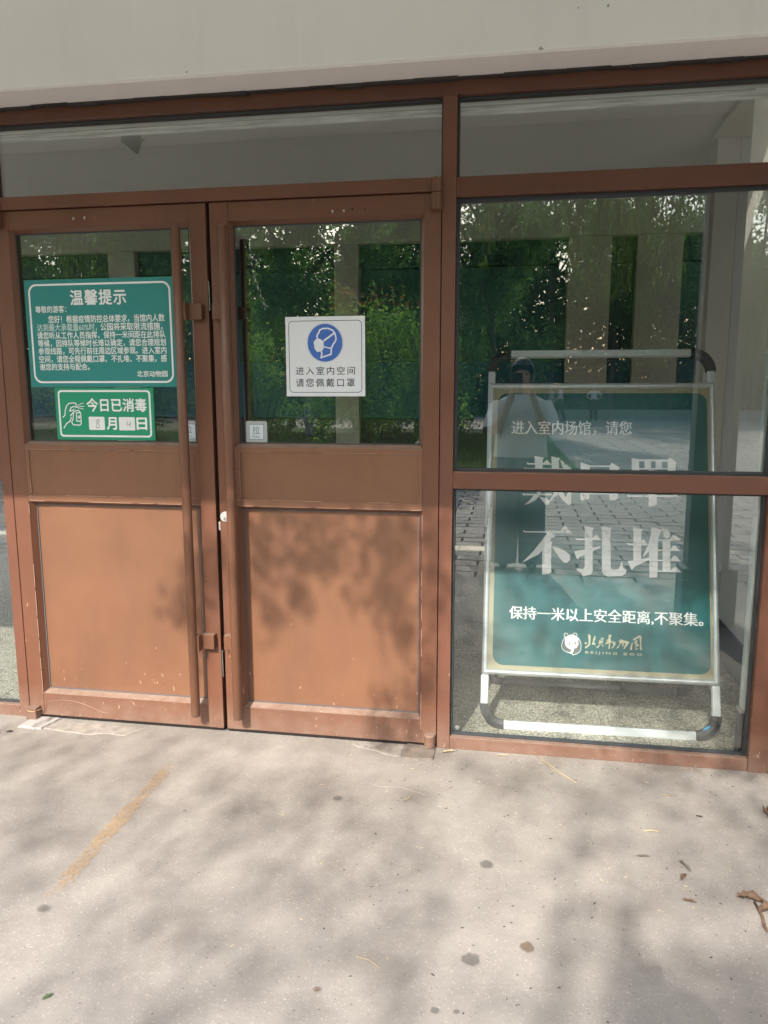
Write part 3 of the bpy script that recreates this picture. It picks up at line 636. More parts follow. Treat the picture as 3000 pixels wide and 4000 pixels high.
flat('strap_clip', F2, [m3(circ(772, 562, 8, 8, 10)), m3(circ(785, 572, 7, 7, 10)), m3(circ(803, 640, 8, 8, 10)), m3(circ(800, 655, 7, 7, 10))], .0005, WHITEP, sg3)
tx('进入室内空间', 1.235, 1.469, 1.482, 1.513, .008, 1.33, mat=INK, par=sg3); tx('请您佩戴口罩', 1.235, 1.468, 1.436, 1.468, .008, 1.33, mat=INK, par=sg3)
# PULL stickers
ST1 = paper('frosted_plastic', (.40, .44, .45), .3); ST2 = paper('pale_blue_print', (.60, .70, .76), .35); NAVY = paper('dark_print', (.08, .11, .16))
for x0, lab in ((.742, 'square blue PULL sticker half hidden by the handle of the left leaf'), (1.026, 'square blue PULL sticker fully visible at the bottom of the right door glass')):
    t = thing('pull_sticker', lab, 'sticker', (x0+.043, .028, 1.217), 'PULL stickers on the door glass')
    bm = bmesh.new(); poly_bm(bm, FAC(.0295), rrect(x0, x0+.087, 1.217, 1.303, .009), .0, .002); link('frosted_plate', flat_mesh(bm), ST1, t)
    Fs = FAC(.0272); a = x0+.014
    ring('border_line', Fs, rrect(a-.001, a+.059, 1.2305, 1.2905, .004), rrect(a+.0005, a+.0575, 1.232, 1.289, .003), .0003, NAVY, t)
    flat('print_field', Fs, [rrect(a, a+.058, 1.2315, 1.2895, .004)], .0001, ST2, t)
    F1 = Fs
    text('lettering', '拉', Fs, a+.014, a+.043, 1.252, 1.283, .0004, NAVY, t, .0); text('lettering', 'PULL', Fs, a+.013, a+.045, 1.237, 1.2465, .0004, NAVY, t, .0)
# glass maker's small etched mark
ETCH = paper('etched_white', (.5, .53, .53))
for nm, d, x, z, y in (('etched_mark', dr, 1.712, 1.222, .0297), ('etched_mark', dl, .812, 1.222, .0297), ('etched_mark', fr, 1.878, .075, .0455)):
    Fm = FAC(y); c = circ(x, z, .009, .006, 20); o = ring(nm, Fm, c, circ(x, z, .0078, .0048, 20), .0, ETCH, d)
    stroke(nm, Fm, [[(x-.004, z+.003), (x-.001, z), (x-.004, z-.003)], [(x, z+.003), (x+.003, z), (x, z-.003)], [(x-.006, z-.010), (x+.006, z-.010)]], .0012, .0, ETCH, d)

# ------------------------------------------------------------------ A-frame sign behind the glass
tilt = .2938; yw = .0252; AO = Vector((2.4522, .2282, 0)); eu = Vector((math.cos(yw), math.sin(yw), 0)); en = Vector((-math.sin(yw), math.cos(yw), 0))
ev = en*math.sin(tilt)+Vector((0, 0, 1))*math.cos(tilt)
AF = Frame(AO, eu, ev)
af = thing('a_frame_sign', 'freestanding aluminium A-frame with teal poster standing behind the side window', 'sign', (2.4522, .45, 0))
def abox(name, u0, u1, v0, v1, d0, d1, mat, parent=af, bev=.003):
    bm = bmesh.new(); bm_box(bm, u0, u1, v0, v1, d0, d1, bev)
    for v in bm.verts: v.co = AF.P(*v.co)
    return link(name, bm_mesh(bm), mat, parent)
def mitre(name, pts, prof_d=.012, mat=ALU):            # snap-frame bar with a rounded profile and mitred ends
    (u0, v0), (u1, v1), (iu1, iv1), (iu0, iv0) = pts; bm = bmesh.new(); rows = []
    for k in range(9):
        t = k/8; h = .002+prof_d*math.sin(math.pi*t)**.6
        rows.append((bm.verts.new(AF.P(u0+(iu0-u0)*t, v0+(iv0-v0)*t, h)), bm.verts.new(AF.P(u1+(iu1-u1)*t, v1+(iv1-v1)*t, h))))
    for a, b_ in zip(rows[:-1], rows[1:]): bm.faces.new((a[0], a[1], b_[1], b_[0]))
    lo = [bm.verts.new(AF.P(*p, -.012)) for p in ((u0, v0), (u1, v1), (iu1, iv1), (iu0, iv0))]
    bm.faces.new(lo); bm.faces.new((rows[0][0], rows[0][1], lo[1], lo[0])); bm.faces.new((rows[-1][1], rows[-1][0], lo[3], lo[2]))
    bm.faces.new([r[0] for r in rows]+[lo[3], lo[0]]); bm.faces.new([r[1] for r in rows][::-1]+[lo[1], lo[2]])
    me = bm_mesh(bm)
    return link(name, me, mat, af)
ou0, ou1, ov0, ov1 = -.4875, .4875, .2255, 1.5155; iw = .026
iu0, iu1, iv0, iv1 = ou0+iw, ou1-iw, ov0+iw, ov1-iw
mitre('frame_bar', [(ou0, ov1), (ou1, ov1), (iu1, iv1), (iu0, iv1)]); mitre('frame_bar', [(ou0, ov0), (ou1, ov0), (iu1, iv0), (iu0, iv0)])
mitre('frame_bar', [(ou0, ov0), (ou0, ov1), (iu0, iv1), (iu0, iv0)]); mitre('frame_bar', [(ou1, ov0), (ou1, ov1), (iu1, iv1), (iu1, iv0)])
BEIGE = simple('poster_beige', (.40, .36, .25), .3, var=.03); PTEAL = simple('poster_teal', (.028, .135, .142), .28, var=.04); PWHITE = simple('poster_white', (.89, .90, .91), .35, var=.02); GOLD = simple('poster_gold', (.55, .50, .34), .4, var=.05)
ps = abox('poster', iu0, iu1, iv0, iv1, -.006, .0, BEIGE, af, 0)
flat('poster_field', AF, [rrect(-.443, .453, .268, 1.470, .045)], .0006, PTEAL, ps)
text('lettering', '进入室内场馆，请您', AF, -.380, .138, 1.280, 1.344, .0012, PWHITE, ps, 0, .0010)
text('lettering', '保持一米以上安全距离,不聚集。', AF, -.375, .425, .464, .522, .0012, PWHITE, ps, 0, .0012)
text('lettering', 'BEIJING ZOO', AF, -.054, .177, .331, .3425, .0012, GOLD, ps, .02, 0, 1.5)
G_BUZHADUI=[[(-0.324,0.853),(-0.309,0.848),(-0.163,0.852),(-0.147,0.877),(-0.136,0.871),(-0.113,0.843),(-0.318,0.843)],[(-0.233,0.844),(-0.216,0.845),(-0.185,0.833),(-0.188,0.824),(-0.2,0.821),(-0.207,0.806),(-0.197,0.804),(-0.2,0.792),(-0.2,0.675),(-0.211,0.664),(-0.238,0.661),(-0.239,0.765),(-0.254,0.748),(-0.324,0.71),(-0.277,0.761),(-0.238,0.814),(-0.219,0.841)],[(-0.199,0.784),(-0.176,0.781),(-0.143,0.768),(-0.121,0.749),(-0.12,0.729),(-0.134,0.714),(-0.148,0.717),(-0.168,0.739),(-0.182,0.761)],[(-0.063,0.878),(-0.021,0.87),(-0.027,0.857),(-0.025,0.684),(-0.032,0.667),(-0.065,0.659),(-0.075,0.674),(-0.092,0.684),(-0.093,0.692),(-0.065,0.691),(-0.059,0.7),(-0.059,0.853)],[(-0.1,0.824),(-0.088,0.821),(-0.027,0.824),(-0.011,0.842),(0.011,0.818),(-0.093,0.815)],[(-0.104,0.766),(-0.057,0.776),(0.009,0.793),(0.006,0.784),(-0.057,0.751),(-0.081,0.742),(-0.087,0.732),(-0.093,0.736)],[(0.008,0.879),(0.054,0.872),(0.049,0.859),(0.05,0.695),(0.064,0.691),(0.083,0.696),(0.096,0.73),(0.102,0.702),(0.115,0.691),(0.112,0.677),(0.096,0.666),(0.039,0.662),(0.02,0.668),(0.013,0.682),(0.013,0.855)],[(0.141,0.877),(0.182,0.869),(0.177,0.856),(0.176,0.74),(0.212,0.749),(0.212,0.739),(0.175,0.721),(0.148,0.706),(0.137,0.692),(0.121,0.725),(0.121,0.731),(0.143,0.734),(0.144,0.858)],[(0.115,0.808),(0.132,0.806),(0.164,0.807),(0.186,0.824),(0.205,0.802),(0.123,0.799)],[(0.217,0.877),(0.264,0.87),(0.256,0.855),(0.245,0.827),(0.243,0.673),(0.239,0.665),(0.209,0.662),(0.208,0.775),(0.185,0.749),(0.183,0.755),(0.205,0.803),(0.216,0.849)],[(0.259,0.877),(0.283,0.87),(0.296,0.854),(0.294,0.837),(0.28,0.832),(0.27,0.839),(0.267,0.859)],[(0.264,0.826),(0.296,0.827),(0.295,0.693),(0.263,0.692)],[(0.242,0.827),(0.294,0.829),(0.304,0.847),(0.318,0.846),(0.339,0.825),(0.242,0.821)],[(0.242,0.783),(0.296,0.786),(0.307,0.802),(0.318,0.801),(0.335,0.78),(0.242,0.777)],[(0.242,0.739),(0.296,0.742),(0.309,0.759),(0.32,0.757),(0.337,0.736),(0.242,0.734)],[(0.242,0.694),(0.295,0.695),(0.311,0.711),(0.322,0.709),(0.339,0.689),(0.242,0.688)]]
G_DAIKOUZHAO=[[(-0.312,1.155),(-0.3,1.151),(-0.239,1.153),(-0.225,1.168),(-0.202,1.145),(-0.307,1.145)],[(-0.323,1.131),(-0.312,1.129),(-0.154,1.13),(-0.14,1.149),(-0.11,1.121),(-0.32,1.123)],[(-0.278,1.183),(-0.236,1.177),(-0.242,1.166),(-0.242,1.128),(-0.274,1.127)],[(-0.205,1.183),(-0.166,1.175),(-0.172,1.165),(-0.17,1.084),(-0.158,1.038),(-0.142,1.0),(-0.129,1.033),(-0.117,1.029),(-0.117,0.975),(-0.128,0.966),(-0.153,0.987),(-0.178,1.02),(-0.192,1.058),(-0.202,1.12)],[(-0.167,1.168),(-0.152,1.16),(-0.143,1.144),(-0.147,1.132),(-0.157,1.135)],[(-0.312,1.117),(-0.292,1.115),(-0.274,1.118),(-0.274,1.046),(-0.293,1.046)],[(-0.229,1.119),(-0.209,1.115),(-0.208,1.048),(-0.227,1.047)],[(-0.294,1.114),(-0.209,1.115),(-0.209,1.109),(-0.294,1.107)],[(-0.294,1.085),(-0.209,1.086),(-0.209,1.08),(-0.294,1.079)],[(-0.293,1.054),(-0.208,1.055),(-0.208,1.049),(-0.293,1.048)],[(-0.267,1.118),(-0.249,1.118),(-0.248,1.016),(-0.265,1.016)],[(-0.33,1.016),(-0.318,1.014),(-0.208,1.016),(-0.193,1.009),(-0.325,1.007)],[(-0.278,1.008),(-0.253,1.007),(-0.272,0.985),(-0.297,0.971),(-0.32,0.964),(-0.297,0.984)],[(-0.255,1.003),(-0.223,0.996),(-0.207,0.983),(-0.212,0.968),(-0.227,0.966),(-0.245,0.988)],[(-0.187,1.033),(-0.171,1.033),(-0.179,1.007),(-0.205,0.982),(-0.21,0.986)],[(-0.079,1.159),(-0.04,1.145),(-0.041,0.999),(-0.047,0.992),(-0.074,0.988),(-0.078,0.996)],[(0.044,1.141),(0.053,1.158),(0.089,1.135),(0.081,1.124),(0.08,1.002),(0.072,0.994),(0.046,0.991),(0.044,1.001)],[(-0.043,1.145),(0.045,1.145),(0.045,1.138),(-0.043,1.137)],[(-0.042,1.024),(0.046,1.024),(0.046,1.017),(-0.042,1.017)],[(0.137,1.179),(0.169,1.174),(0.169,1.124),(0.16,1.117),(0.138,1.116)],[(0.167,1.174),(0.289,1.174),(0.289,1.165),(0.167,1.165)],[(0.288,1.175),(0.3,1.183),(0.324,1.163),(0.319,1.153),(0.319,1.126),(0.311,1.123),(0.287,1.123)],[(0.169,1.135),(0.289,1.137),(0.289,1.131),(0.169,1.129)],[(0.191,1.166),(0.218,1.167),(0.218,1.135),(0.191,1.135)],[(0.237,1.167),(0.264,1.167),(0.264,1.136),(0.237,1.135)],[(0.207,1.128),(0.245,1.126),(0.242,1.106),(0.241,0.977),(0.234,0.97),(0.207,0.968)],[(0.165,1.113),(0.184,1.108),(0.184,1.044),(0.167,1.041)],[(0.271,1.106),(0.28,1.119),(0.302,1.126),(0.319,1.111),(0.3,1.102),(0.3,1.046),(0.273,1.046)],[(0.183,1.108),(0.273,1.109),(0.273,1.103),(0.183,1.101)],[(0.183,1.08),(0.273,1.081),(0.273,1.075),(0.183,1.074)],[(0.183,1.052),(0.273,1.053),(0.273,1.047),(0.183,1.046)],[(0.117,1.018),(0.128,1.015),(0.308,1.019),(0.323,1.024),(0.334,1.011),(0.121,1.008)]]
CALLIG=[[(-0.0429,0.4144),(-0.0325,0.4097),(-0.0339,0.37),(-0.038,0.3652),(-0.0494,0.3542),(-0.0575,0.355),(-0.0541,0.3621),(-0.0415,0.3697),(-0.0404,0.386)],[(-0.0588,0.3794),(-0.0496,0.3798),(-0.0461,0.3764),(-0.0541,0.3691)],[(-0.0176,0.4085),(-0.0102,0.4037),(-0.0152,0.3953),(-0.0095,0.3944),(-0.0163,0.3894),(-0.0174,0.3789),(-0.0105,0.3746),(-0.0128,0.3714),(-0.0254,0.3709),(-0.0266,0.3762),(-0.0209,0.3869),(-0.0232,0.3938),(-0.0187,0.3986)],[(0.0077,0.4021),(0.0248,0.3994),(0.002,0.3844),(0.002,0.3891),(0.0145,0.3966)],[(0.0031,0.3845),(0.0203,0.3911),(0.0169,0.3804),(0.0055,0.3753),(-0.0014,0.3785)],[(-0.0093,0.3583),(-0.0059,0.3643),(0.0055,0.3737),(0.0089,0.3731),(-0.0002,0.3599),(-0.0059,0.3569)],[(0.0112,0.3755),(0.0158,0.3746),(0.0226,0.3656),(0.0169,0.3654)],[(0.0431,0.4177),(0.0545,0.4135),(0.0488,0.4016),(0.0511,0.3901),(0.0568,0.3869),(0.0477,0.3807),(0.0477,0.3598),(0.0432,0.3538),(0.0409,0.3595),(0.0431,0.3805),(0.0272,0.3739),(0.0283,0.3786),(0.0408,0.3885),(0.0306,0.3869),(0.0408,0.3989)],[(0.0568,0.3869),(0.0648,0.3884),(0.0705,0.3829),(0.0705,0.3771),(0.0591,0.3592),(0.0534,0.3577),(0.0625,0.3744),(0.0591,0.3789)],[(0.0921,0.3989),(0.1,0.3958),(0.1238,0.3899),(0.1249,0.3841),(0.1159,0.3722),(0.1057,0.3578),(0.1023,0.3611),(0.1136,0.3836),(0.1057,0.3833),(0.1,0.3691),(0.0966,0.3701),(0.0989,0.383),(0.0898,0.3802),(0.0818,0.3614),(0.0728,0.3598),(0.0852,0.3754),(0.0875,0.3883),(0.0796,0.3867)],[(0.1408,0.4011),(0.1668,0.4184),(0.1759,0.4165),(0.1746,0.3841),(0.1779,0.3589),(0.1734,0.3552),(0.1689,0.3631),(0.1701,0.3816),(0.1679,0.4092),(0.1442,0.3954)],[(0.1351,0.3823),(0.1408,0.3906),(0.1385,0.3709),(0.1373,0.357),(0.1305,0.3548),(0.1283,0.36)],[(0.1487,0.3945),(0.16,0.3984),(0.1577,0.3856),(0.1667,0.3791),(0.1622,0.372),(0.1486,0.3667),(0.1521,0.3784),(0.1464,0.3851)],[(0.1486,0.3621),(0.1622,0.3651),(0.1599,0.3592),(0.1509,0.3576)]]

flat('large_lettering', AF, G_BUZHADUI, .0012, PWHITE, ps); flat('large_lettering', AF, G_DAIKOUZHAO, .0012, PWHITE, ps); flat('calligraphy', AF, CALLIG, .0012, GOLD, ps)
# thin leftover cut outlines of the lettering
GH = paper('cut_line', (.10, .24, .24))
gl = [[(a*1.0+.0+(-.055 if i < 3 else -.01 if i < 7 else .07), b_-.035) for a, b_ in g]+[(g[0][0]+(-.055 if i < 3 else -.01 if i < 7 else .07), g[0][1]-.035)] for i, g in enumerate(G_BUZHADUI)]
stroke('cut_outline', AF, gl, .0009, .0009, GH, ps)
# panda emblem
mpd = lambda L: [(-.1535+(x-60)*.0002311, .4175-(y-50)*.000233) for x, y in L]
PG = paper('panda_grey', (.14, .15, .15))
pa = flat('panda_emblem', AF, [mpd([(60, 290), (75, 215), (110, 150), (140, 120), (350, 120), (390, 170), (418, 250), (418, 330), (395, 390), (340, 430), (270, 458), (247, 432), (200, 420), (115, 390), (72, 345)])], .0010, PWHITE, ps)
flat('panda_body', AF, [mpd([(68, 290), (82, 220), (110, 165), (125, 160), (122, 250), (150, 310), (200, 340), (225, 350), (240, 370), (215, 408), (120, 382), (80, 342)]), mpd([(345, 160), (385, 185), (410, 255), (410, 330), (388, 383), (335, 422), (275, 445), (255, 425), (285, 370), (280, 340), (335, 315), (370, 250)])], .0013, PG, pa)
flat('panda_ear', AF, [mpd(circ(141, 97, 40, 40, 20)), mpd(circ(304, 88, 40, 40, 20))], .0011, PWHITE, pa); flat('panda_ear', AF, [mpd(circ(143, 98, 31, 31, 20)), mpd(circ(303, 89, 31, 31, 20))], .0014, PG, pa)
flat('panda_head', AF, [mpd(circ(250, 205, 112, 122, 28))], .0017, PWHITE, pa)
flat('panda_eye', AF, [mpd(circ(207, 248, 20, 28, 14)), mpd(circ(308, 240, 20, 25, 14)), mpd([(245, 290), (278, 290), (262, 305)])], .0020, PG, pa)
flat('panda_pupil', AF, [mpd(circ(210, 248, 7, 8, 10)), mpd(circ(306, 240, 7, 8, 10))], .0023, PWHITE, pa)
# tube legs with black elbows
TUBEM = simple('white_silver_tube', (.70, .72, .74), .35, var=.03)
abox('leg_tube', -.491, -.457, .095, .2245, -.030, .0, TUBEM, bev=.008); abox('leg_tube', .458, .491, .095, .2245, -.030, .0, TUBEM, bev=.008)
abox('foot_tube', -.396, .398, .0, .036, -.030, .0, TUBEM, bev=.006)
abox('top_tube', -.391, .396, 1.640, 1.671, -.030, .0, TUBEM, bev=.006)
abox('post_tube', -.488, -.457, 1.5165, 1.579, -.030, .0, TUBEM, bev=.008); abox('post_tube', .458, .489, 1.5165, 1.575, -.030, .0, TUBEM, bev=.008)
def elbow(cu, cv, a0, R_=.085, w_=.038, up_=1):
    bm = bmesh.new(); rows = []; n = 10
    path = []
    for k in range(n+1):
        a = R(a0+90*k/n); path.append((cu+R_*math.cos(a), cv+R_*math.sin(a), math.cos(a), math.sin(a)))
    for (x, y_, nx, ny) in path:
        rows.append([bm.verts.new(AF.P(x+nx*s_*w_/2, y_+ny*s_*w_/2, dd)) for s_, dd in ((1, .001), (.0, .004), (-1, .001), (-1, -.031), (1, -.031))])
    for a, b_ in zip(rows[:-1], rows[1:]):
        for k in range(5): bm.faces.new((a[k], a[(k+1) % 5], b_[(k+1) % 5], b_[k]))
    bm.faces.new(rows[0]); bm.faces.new(rows[-1]); return link('corner_elbow', bm_mesh(bm), BLACKPL, af)
elbow(-.390, .1025, 180); elbow(.391, .1025, 270); elbow(.390, 1.571, 0); elbow(-.388, 1.571, 90)
# rear leg loop
hp = AF.P(0, 1.50, -.02)
rf = Vector((2.4522, .79, .0)); 
for u in (-.47, .47): tube('rear_leg', [AF.P(u, 1.50, -.035), Vector((AO.x+u, .72, .10))], .013, TUBEM, af, 12)
tube('rear_foot_tube', [(2.035, .72, .018), (2.84, .72, .018)], .017, alu('dull_tube', (.45, .46, .47), .4), af, 14)
for s_ in (-1, 1):
    u = AO.x+.405*s_; tube('corner_elbow', [(u, .72, .018), (u+.03*s_, .72, .02), (u+.055*s_, .72, .04), (u+.065*s_, .72, .10)], .019, BLACKPL, af, 12)
abox('poster_back', ou0+.004, ou1-.004, ov0+.004, ov1-.004, -.0135, -.0125, simple('back_sheet', (.3, .3, .3)), af, 0)
flat('blue_scrap', AF, [[(.415, .043), (.435, .048), (.448, .062), (.442, .064), (.425, .055)]], .002, paper('blue_scrap', (.05, .35, .65)), af)

# ------------------------------------------------------------------ litter
STRAW = simple('dry_straw', (.50, .40, .25), .8); LEAFB = simple('dry_leaf_brown', (.16, .10, .065), .8, var=.4, scale=60, bumpS=.3); LEAFG = simple('dry_leaf_grey', (.17, .15, .12), .8, var=.3, scale=60); DARKBIT = simple('dark_bit', (.05, .045, .04), .9)
def straw(pts, r, label, group=None, mat=STRAW):
    tag(tube('straw', [(x, y, z) for x, y, z in pts], r, mat, None, 5), label, 'straw', group)
straw([(2.192, -.0, .003), (2.225, -.055, .004), (2.262, -.107, .003), (2.333, -.20, .003)], .0016, 'long pale straw lying below the side window')
straw([(2.225, -.055, .004), (2.250, -.110, .003), (2.262, -.128, .003)], .0012, 'short straw fork touching the long pale straw')
straw([(1.716, -1.187, .003), (1.75, -1.193, .003), (1.78, -1.215, .003)], .0011, 'thin curved straw lying near the bottom middle of the picture')
straw([(2.528, -.480, .003), (2.55, -.474, .005), (2.572, -.477, .003)], .0024, 'bent straw below the A-frame, right of the big sunlit patch')
straw([(2.626, -.233, .003), (2.657, -.228, .003)], .0016, 'short straight straw near the right end of the sill')
def ragged(name, x, y, L, W_, rot, mat, label, cat='dry leaf', group=None, curl=.006, n=9):
    V = []; Fc = []
    for i in range(n+1):
        t = i/n; wv = W_*math.sin(math.pi*min(.97, max(.03, t)))**.7*rng.uniform(.65, 1.1)
        for j, s_ in enumerate((-1, -.5, 0, .5, 1)):
            V.append(((t-.5)*L, s_*wv/2+rng.uniform(-.001, .001), .002+curl*abs(s_)**1.5*rng.uniform(.3, 1.3)+curl*.8*math.sin(math.pi*t)*rng.uniform(.6, 1)))
    for i in range(n):
        for j in range(4): a = i*5+j; Fc.append((a, a+1, a+6, a+5))
    o = link(name, mesh_from(V, Fc, True), mat); o.location = (x, y, .0005); o.rotation_euler = (0, 0, R(rot)); tag(o, label, cat, group); return o
ragged('dry_leaf', 2.618, -.655, .055, .016, -65, LEAFG, 'thin grey curled leaf, upper one of the pair right of the sunlit patch')
ragged('dry_leaf', 2.603, -.712, .040, .018, 60, LEAFB, 'short brown leaf fragment just below the thin curled grey leaf')
ragged('bark_chip', 2.597, -.819, .040, .014, -8, LEAFB, 'flat brown rectangular bark chip', 'bark chip', curl=.002)
ragged('dry_leaf', 2.502, -.622, .042, .011, 8, LEAFG, 'small flat dark leaf left of the curled leaf pair', curl=.002)
ragged('dry_leaf', 2.768, -.79, .07, .035, -15, LEAFB, 'large crumpled brown leaf at the right edge of the picture', curl=.014)
ragged('dry_leaf', 2.80, -.83, .06, .03, 30, LEAFB, 'brown leaf lobe lying against the twig at the right edge', curl=.012)
tag(tube('twig', [(2.775, -.80, .006), (2.778, -.86, .008), (2.772, -.90, .006), (2.79, -.955, .006)], [.003, .004, .0045, .0055], LEAFB, None, 7), 'thick dark twig under the crumpled leaf at the right edge', 'twig')
ragged('dry_leaf', 2.955, -.30, .06, .03, 80, LEAFB, 'reddish brown dry leaf at the right edge below the post', curl=.012)
ragged('dry_leaf', 2.065, -.026, .05, .010, 5, STRAW, 'pale yellowish leaf lying along the sill', curl=.002)
ragged('dry_leaf', 1.850, -.035, .055, .014, 25, STRAW, 'small heap of tan leaf shreds at the foot of the mullion', curl=.005)
ragged('dry_leaf', 2.725, -.361, .022, .010, -20, DARKBIT, 'tiny dark leaf crumb in the shade below the right post', curl=.003)
ragged('green_leaf', 1.018, -1.438, .024, .012, 60, simple('green_leaf', (.10, .16, .06)), 'small green leaf at the bottom left of the picture', 'leaf', curl=.003)
ragged('dark_crumb', .008, -.156, .024, .017, 30, DARKBIT, 'dark rubber crumb beside the left floor plate', 'crumb', curl=.003)
ragged('dry_leaf', 1.738, -.414, .045, .006, 58, STRAW, 'thin pale stick below the brown floor plate', curl=.002)
# fine scattered debris: grit, plant crumbs
def debris(n, name, mat, x0, x1, y0, y1, s0, s1, bias=1.0, el=(1, 1)):
    V = []; Fc = []
    for _ in range(n):
        x = x0+(x1-x0)*rng.random(); y = y1-(y1-y0)*rng.random()**bias; s = rng.uniform(s0, s1); a = rng.uniform(0, math.pi); e = rng.uniform(*el)
        c, s_ = math.cos(a), math.sin(a); i = len(V)
        for dx, dy, dz in ((-1, 0, 0), (0, -1, 0), (1, 0, 0), (0, 1, 0), (.1, 0, .9)):
            px, py = dx*s*e, dy*s; V.append((x+px*c-py*s_, y+px*s_+py*c, .0005+dz*s*.7))
        Fc += [(i, i+1, i+4), (i+1, i+2, i+4), (i+2, i+3, i+4), (i+3, i, i+4)]
    return tag(link(name, mesh_from(V, Fc), mat), None, None, None, 'stuff')
tag(debris(260, 'pale_debris', STRAW, 1.3, 3.05, -1.2, -.01, .001, .0022, 2.6, (1, 5)), 'scattered pale plant crumbs near the sill', 'debris')
tag(debris(240, 'dark_debris', DARKBIT, 1.6, 3.05, -1.5, -.01, .0012, .0028, 1.6, (1, 3)), 'scattered dark crumbs on the right of the pavement', 'debris')
tag(debris(160, 'grit', MORTAR, -.1, 3.05, -.30, -.004, .0012, .003, 2.5, (1, 2)), 'mortar grit along the threshold', 'debris')

# ------------------------------------------------------------------ people
SKIN = simple('skin', (.50, .30, .22), .55, var=.05); HAIRM = simple('black_hair', (.014, .012, .012), .4)
def figure(name, label, base, heading, joints, edges, radii, shirt, trousers, sleeve_z, waist_z, hair='short', scale=1.0, group=None, fingers=None):
    """joints in metres, x right / y forward of the figure; heading turns it about z"""
    t = thing(name, label, 'person', base, group)
    me = bpy.data.meshes.new('skel'); keys = list(joints)
    me.from_pydata([joints[k] for k in keys], [(keys.index(a), keys.index(b_)) for a, b_ in edges], [])
    ob = bpy.data.objects.new('skel', me); COL.objects.link(ob)
    md = ob.modifiers.new('s', 'SKIN'); md.use_smooth_shade = True
    ob.modifiers.new('u', 'SUBSURF').levels = 2
    for k, v in zip(keys, me.skin_vertices[0].data): v.radius = radii[k]; v.use_root = (k == 'pelvis')
    dg = bpy.context.evaluated_depsgraph_get(); dg.update(); m2 = bpy.data.meshes.new_from_object(ob.evaluated_get(dg)); COL.objects.unlink(ob); bpy.data.objects.remove(ob)
    rot = Matrix.Rotation(heading, 4, 'Z'); W4 = Matrix.Translation(base)@rot@Matrix.Scale(scale, 4)
    m2.materials.clear(); [m2.materials.append(m) for m in (SKIN, shirt, trousers, DARKBIT)]
    J = {k: Vector(v) for k, v in joints.items()}
    def seg(p, a, b_):
        ab = b_-a; t_ = max(0, min(1, (p-a).dot(ab)/ab.length_squared)); return (p-(a+ab*t_)).length, t_
    for f in m2.polygons:
        c = f.center; best = min(((seg(c, J[a], J[b_])[0]-.5*(radii[a][0]+radii[b_][0]), a, b_) for a, b_ in edges), key=lambda q: q[0]); a, b_ = best[1], best[2]; tt = seg(c, J[a], J[b_])[1]
        part = a+b_
        if 'foot' in part or 'toe' in part: f.material_index = 3 if 'toe' in part or c.z < .09 else 2
        elif 'knee' in part or 'hip' in part or 'ankle' in part: f.material_index = 2
        elif 'elbow' in part and ('shoulder' in part): f.material_index = 1 if tt < sleeve_z or a.startswith('elbow') and tt > 1-sleeve_z else 0
        elif 'wrist' in part or 'hand' in part or 'fing' in part or 'thumb' in part: f.material_index = 0
        elif 'head' in part or 'neck' in part: f.material_index = 1 if c.z < J['neck'].z-.015 else 0
        else: f.material_index = 1 if c.z > waist_z else 2
        f.use_smooth = True
    m2.transform(W4); body = link('body', m2, None, t)
    def blob(nm, c, r, mat, cut=None):
        bm = bmesh.new(); bmesh.ops.create_icosphere(bm, subdivisions=3, radius=1)
        for v in bm.verts: v.co = Vector((v.co.x*r[0], v.co.y*r[1], v.co.z*r[2]))
        if cut: bmesh.ops.delete(bm, geom=[v for v in bm.verts if cut(v.co)], context='VERTS')
        for v in bm.verts: v.co = W4@(v.co+Vector(c))
        me_ = bm_mesh(bm, smooth=True); return link(nm, me_, mat, t)
    h = J['head']
    blob('hair', h+Vector((0, -.012, .022)), (.098, .112, .125), HAIRM, lambda c: c.y > .075 and c.z < .050)
    if hair == 'long': blob('hair_back', h+Vector((0, -.075, -.09)), (.082, .05, .17), HAIRM)
    # face: nose, ears, eyes, mouth
    blob('nose', h+Vector((0, .092, -.010)), (.012, .018, .022), SKIN)
    for s_ in (-1, 1):
        blob('ear', h+Vector((s_*.082, -.005, -.012)), (.01, .02, .03), SKIN); blob('eye', h+Vector((s_*.031, .083, .012)), (.013, .006, .006), DARKBIT)
    blob('mouth', h+Vector((0, .086, -.052)), (.022, .006, .006), simple('lips', (.35, .12, .1)))
    return t, W4
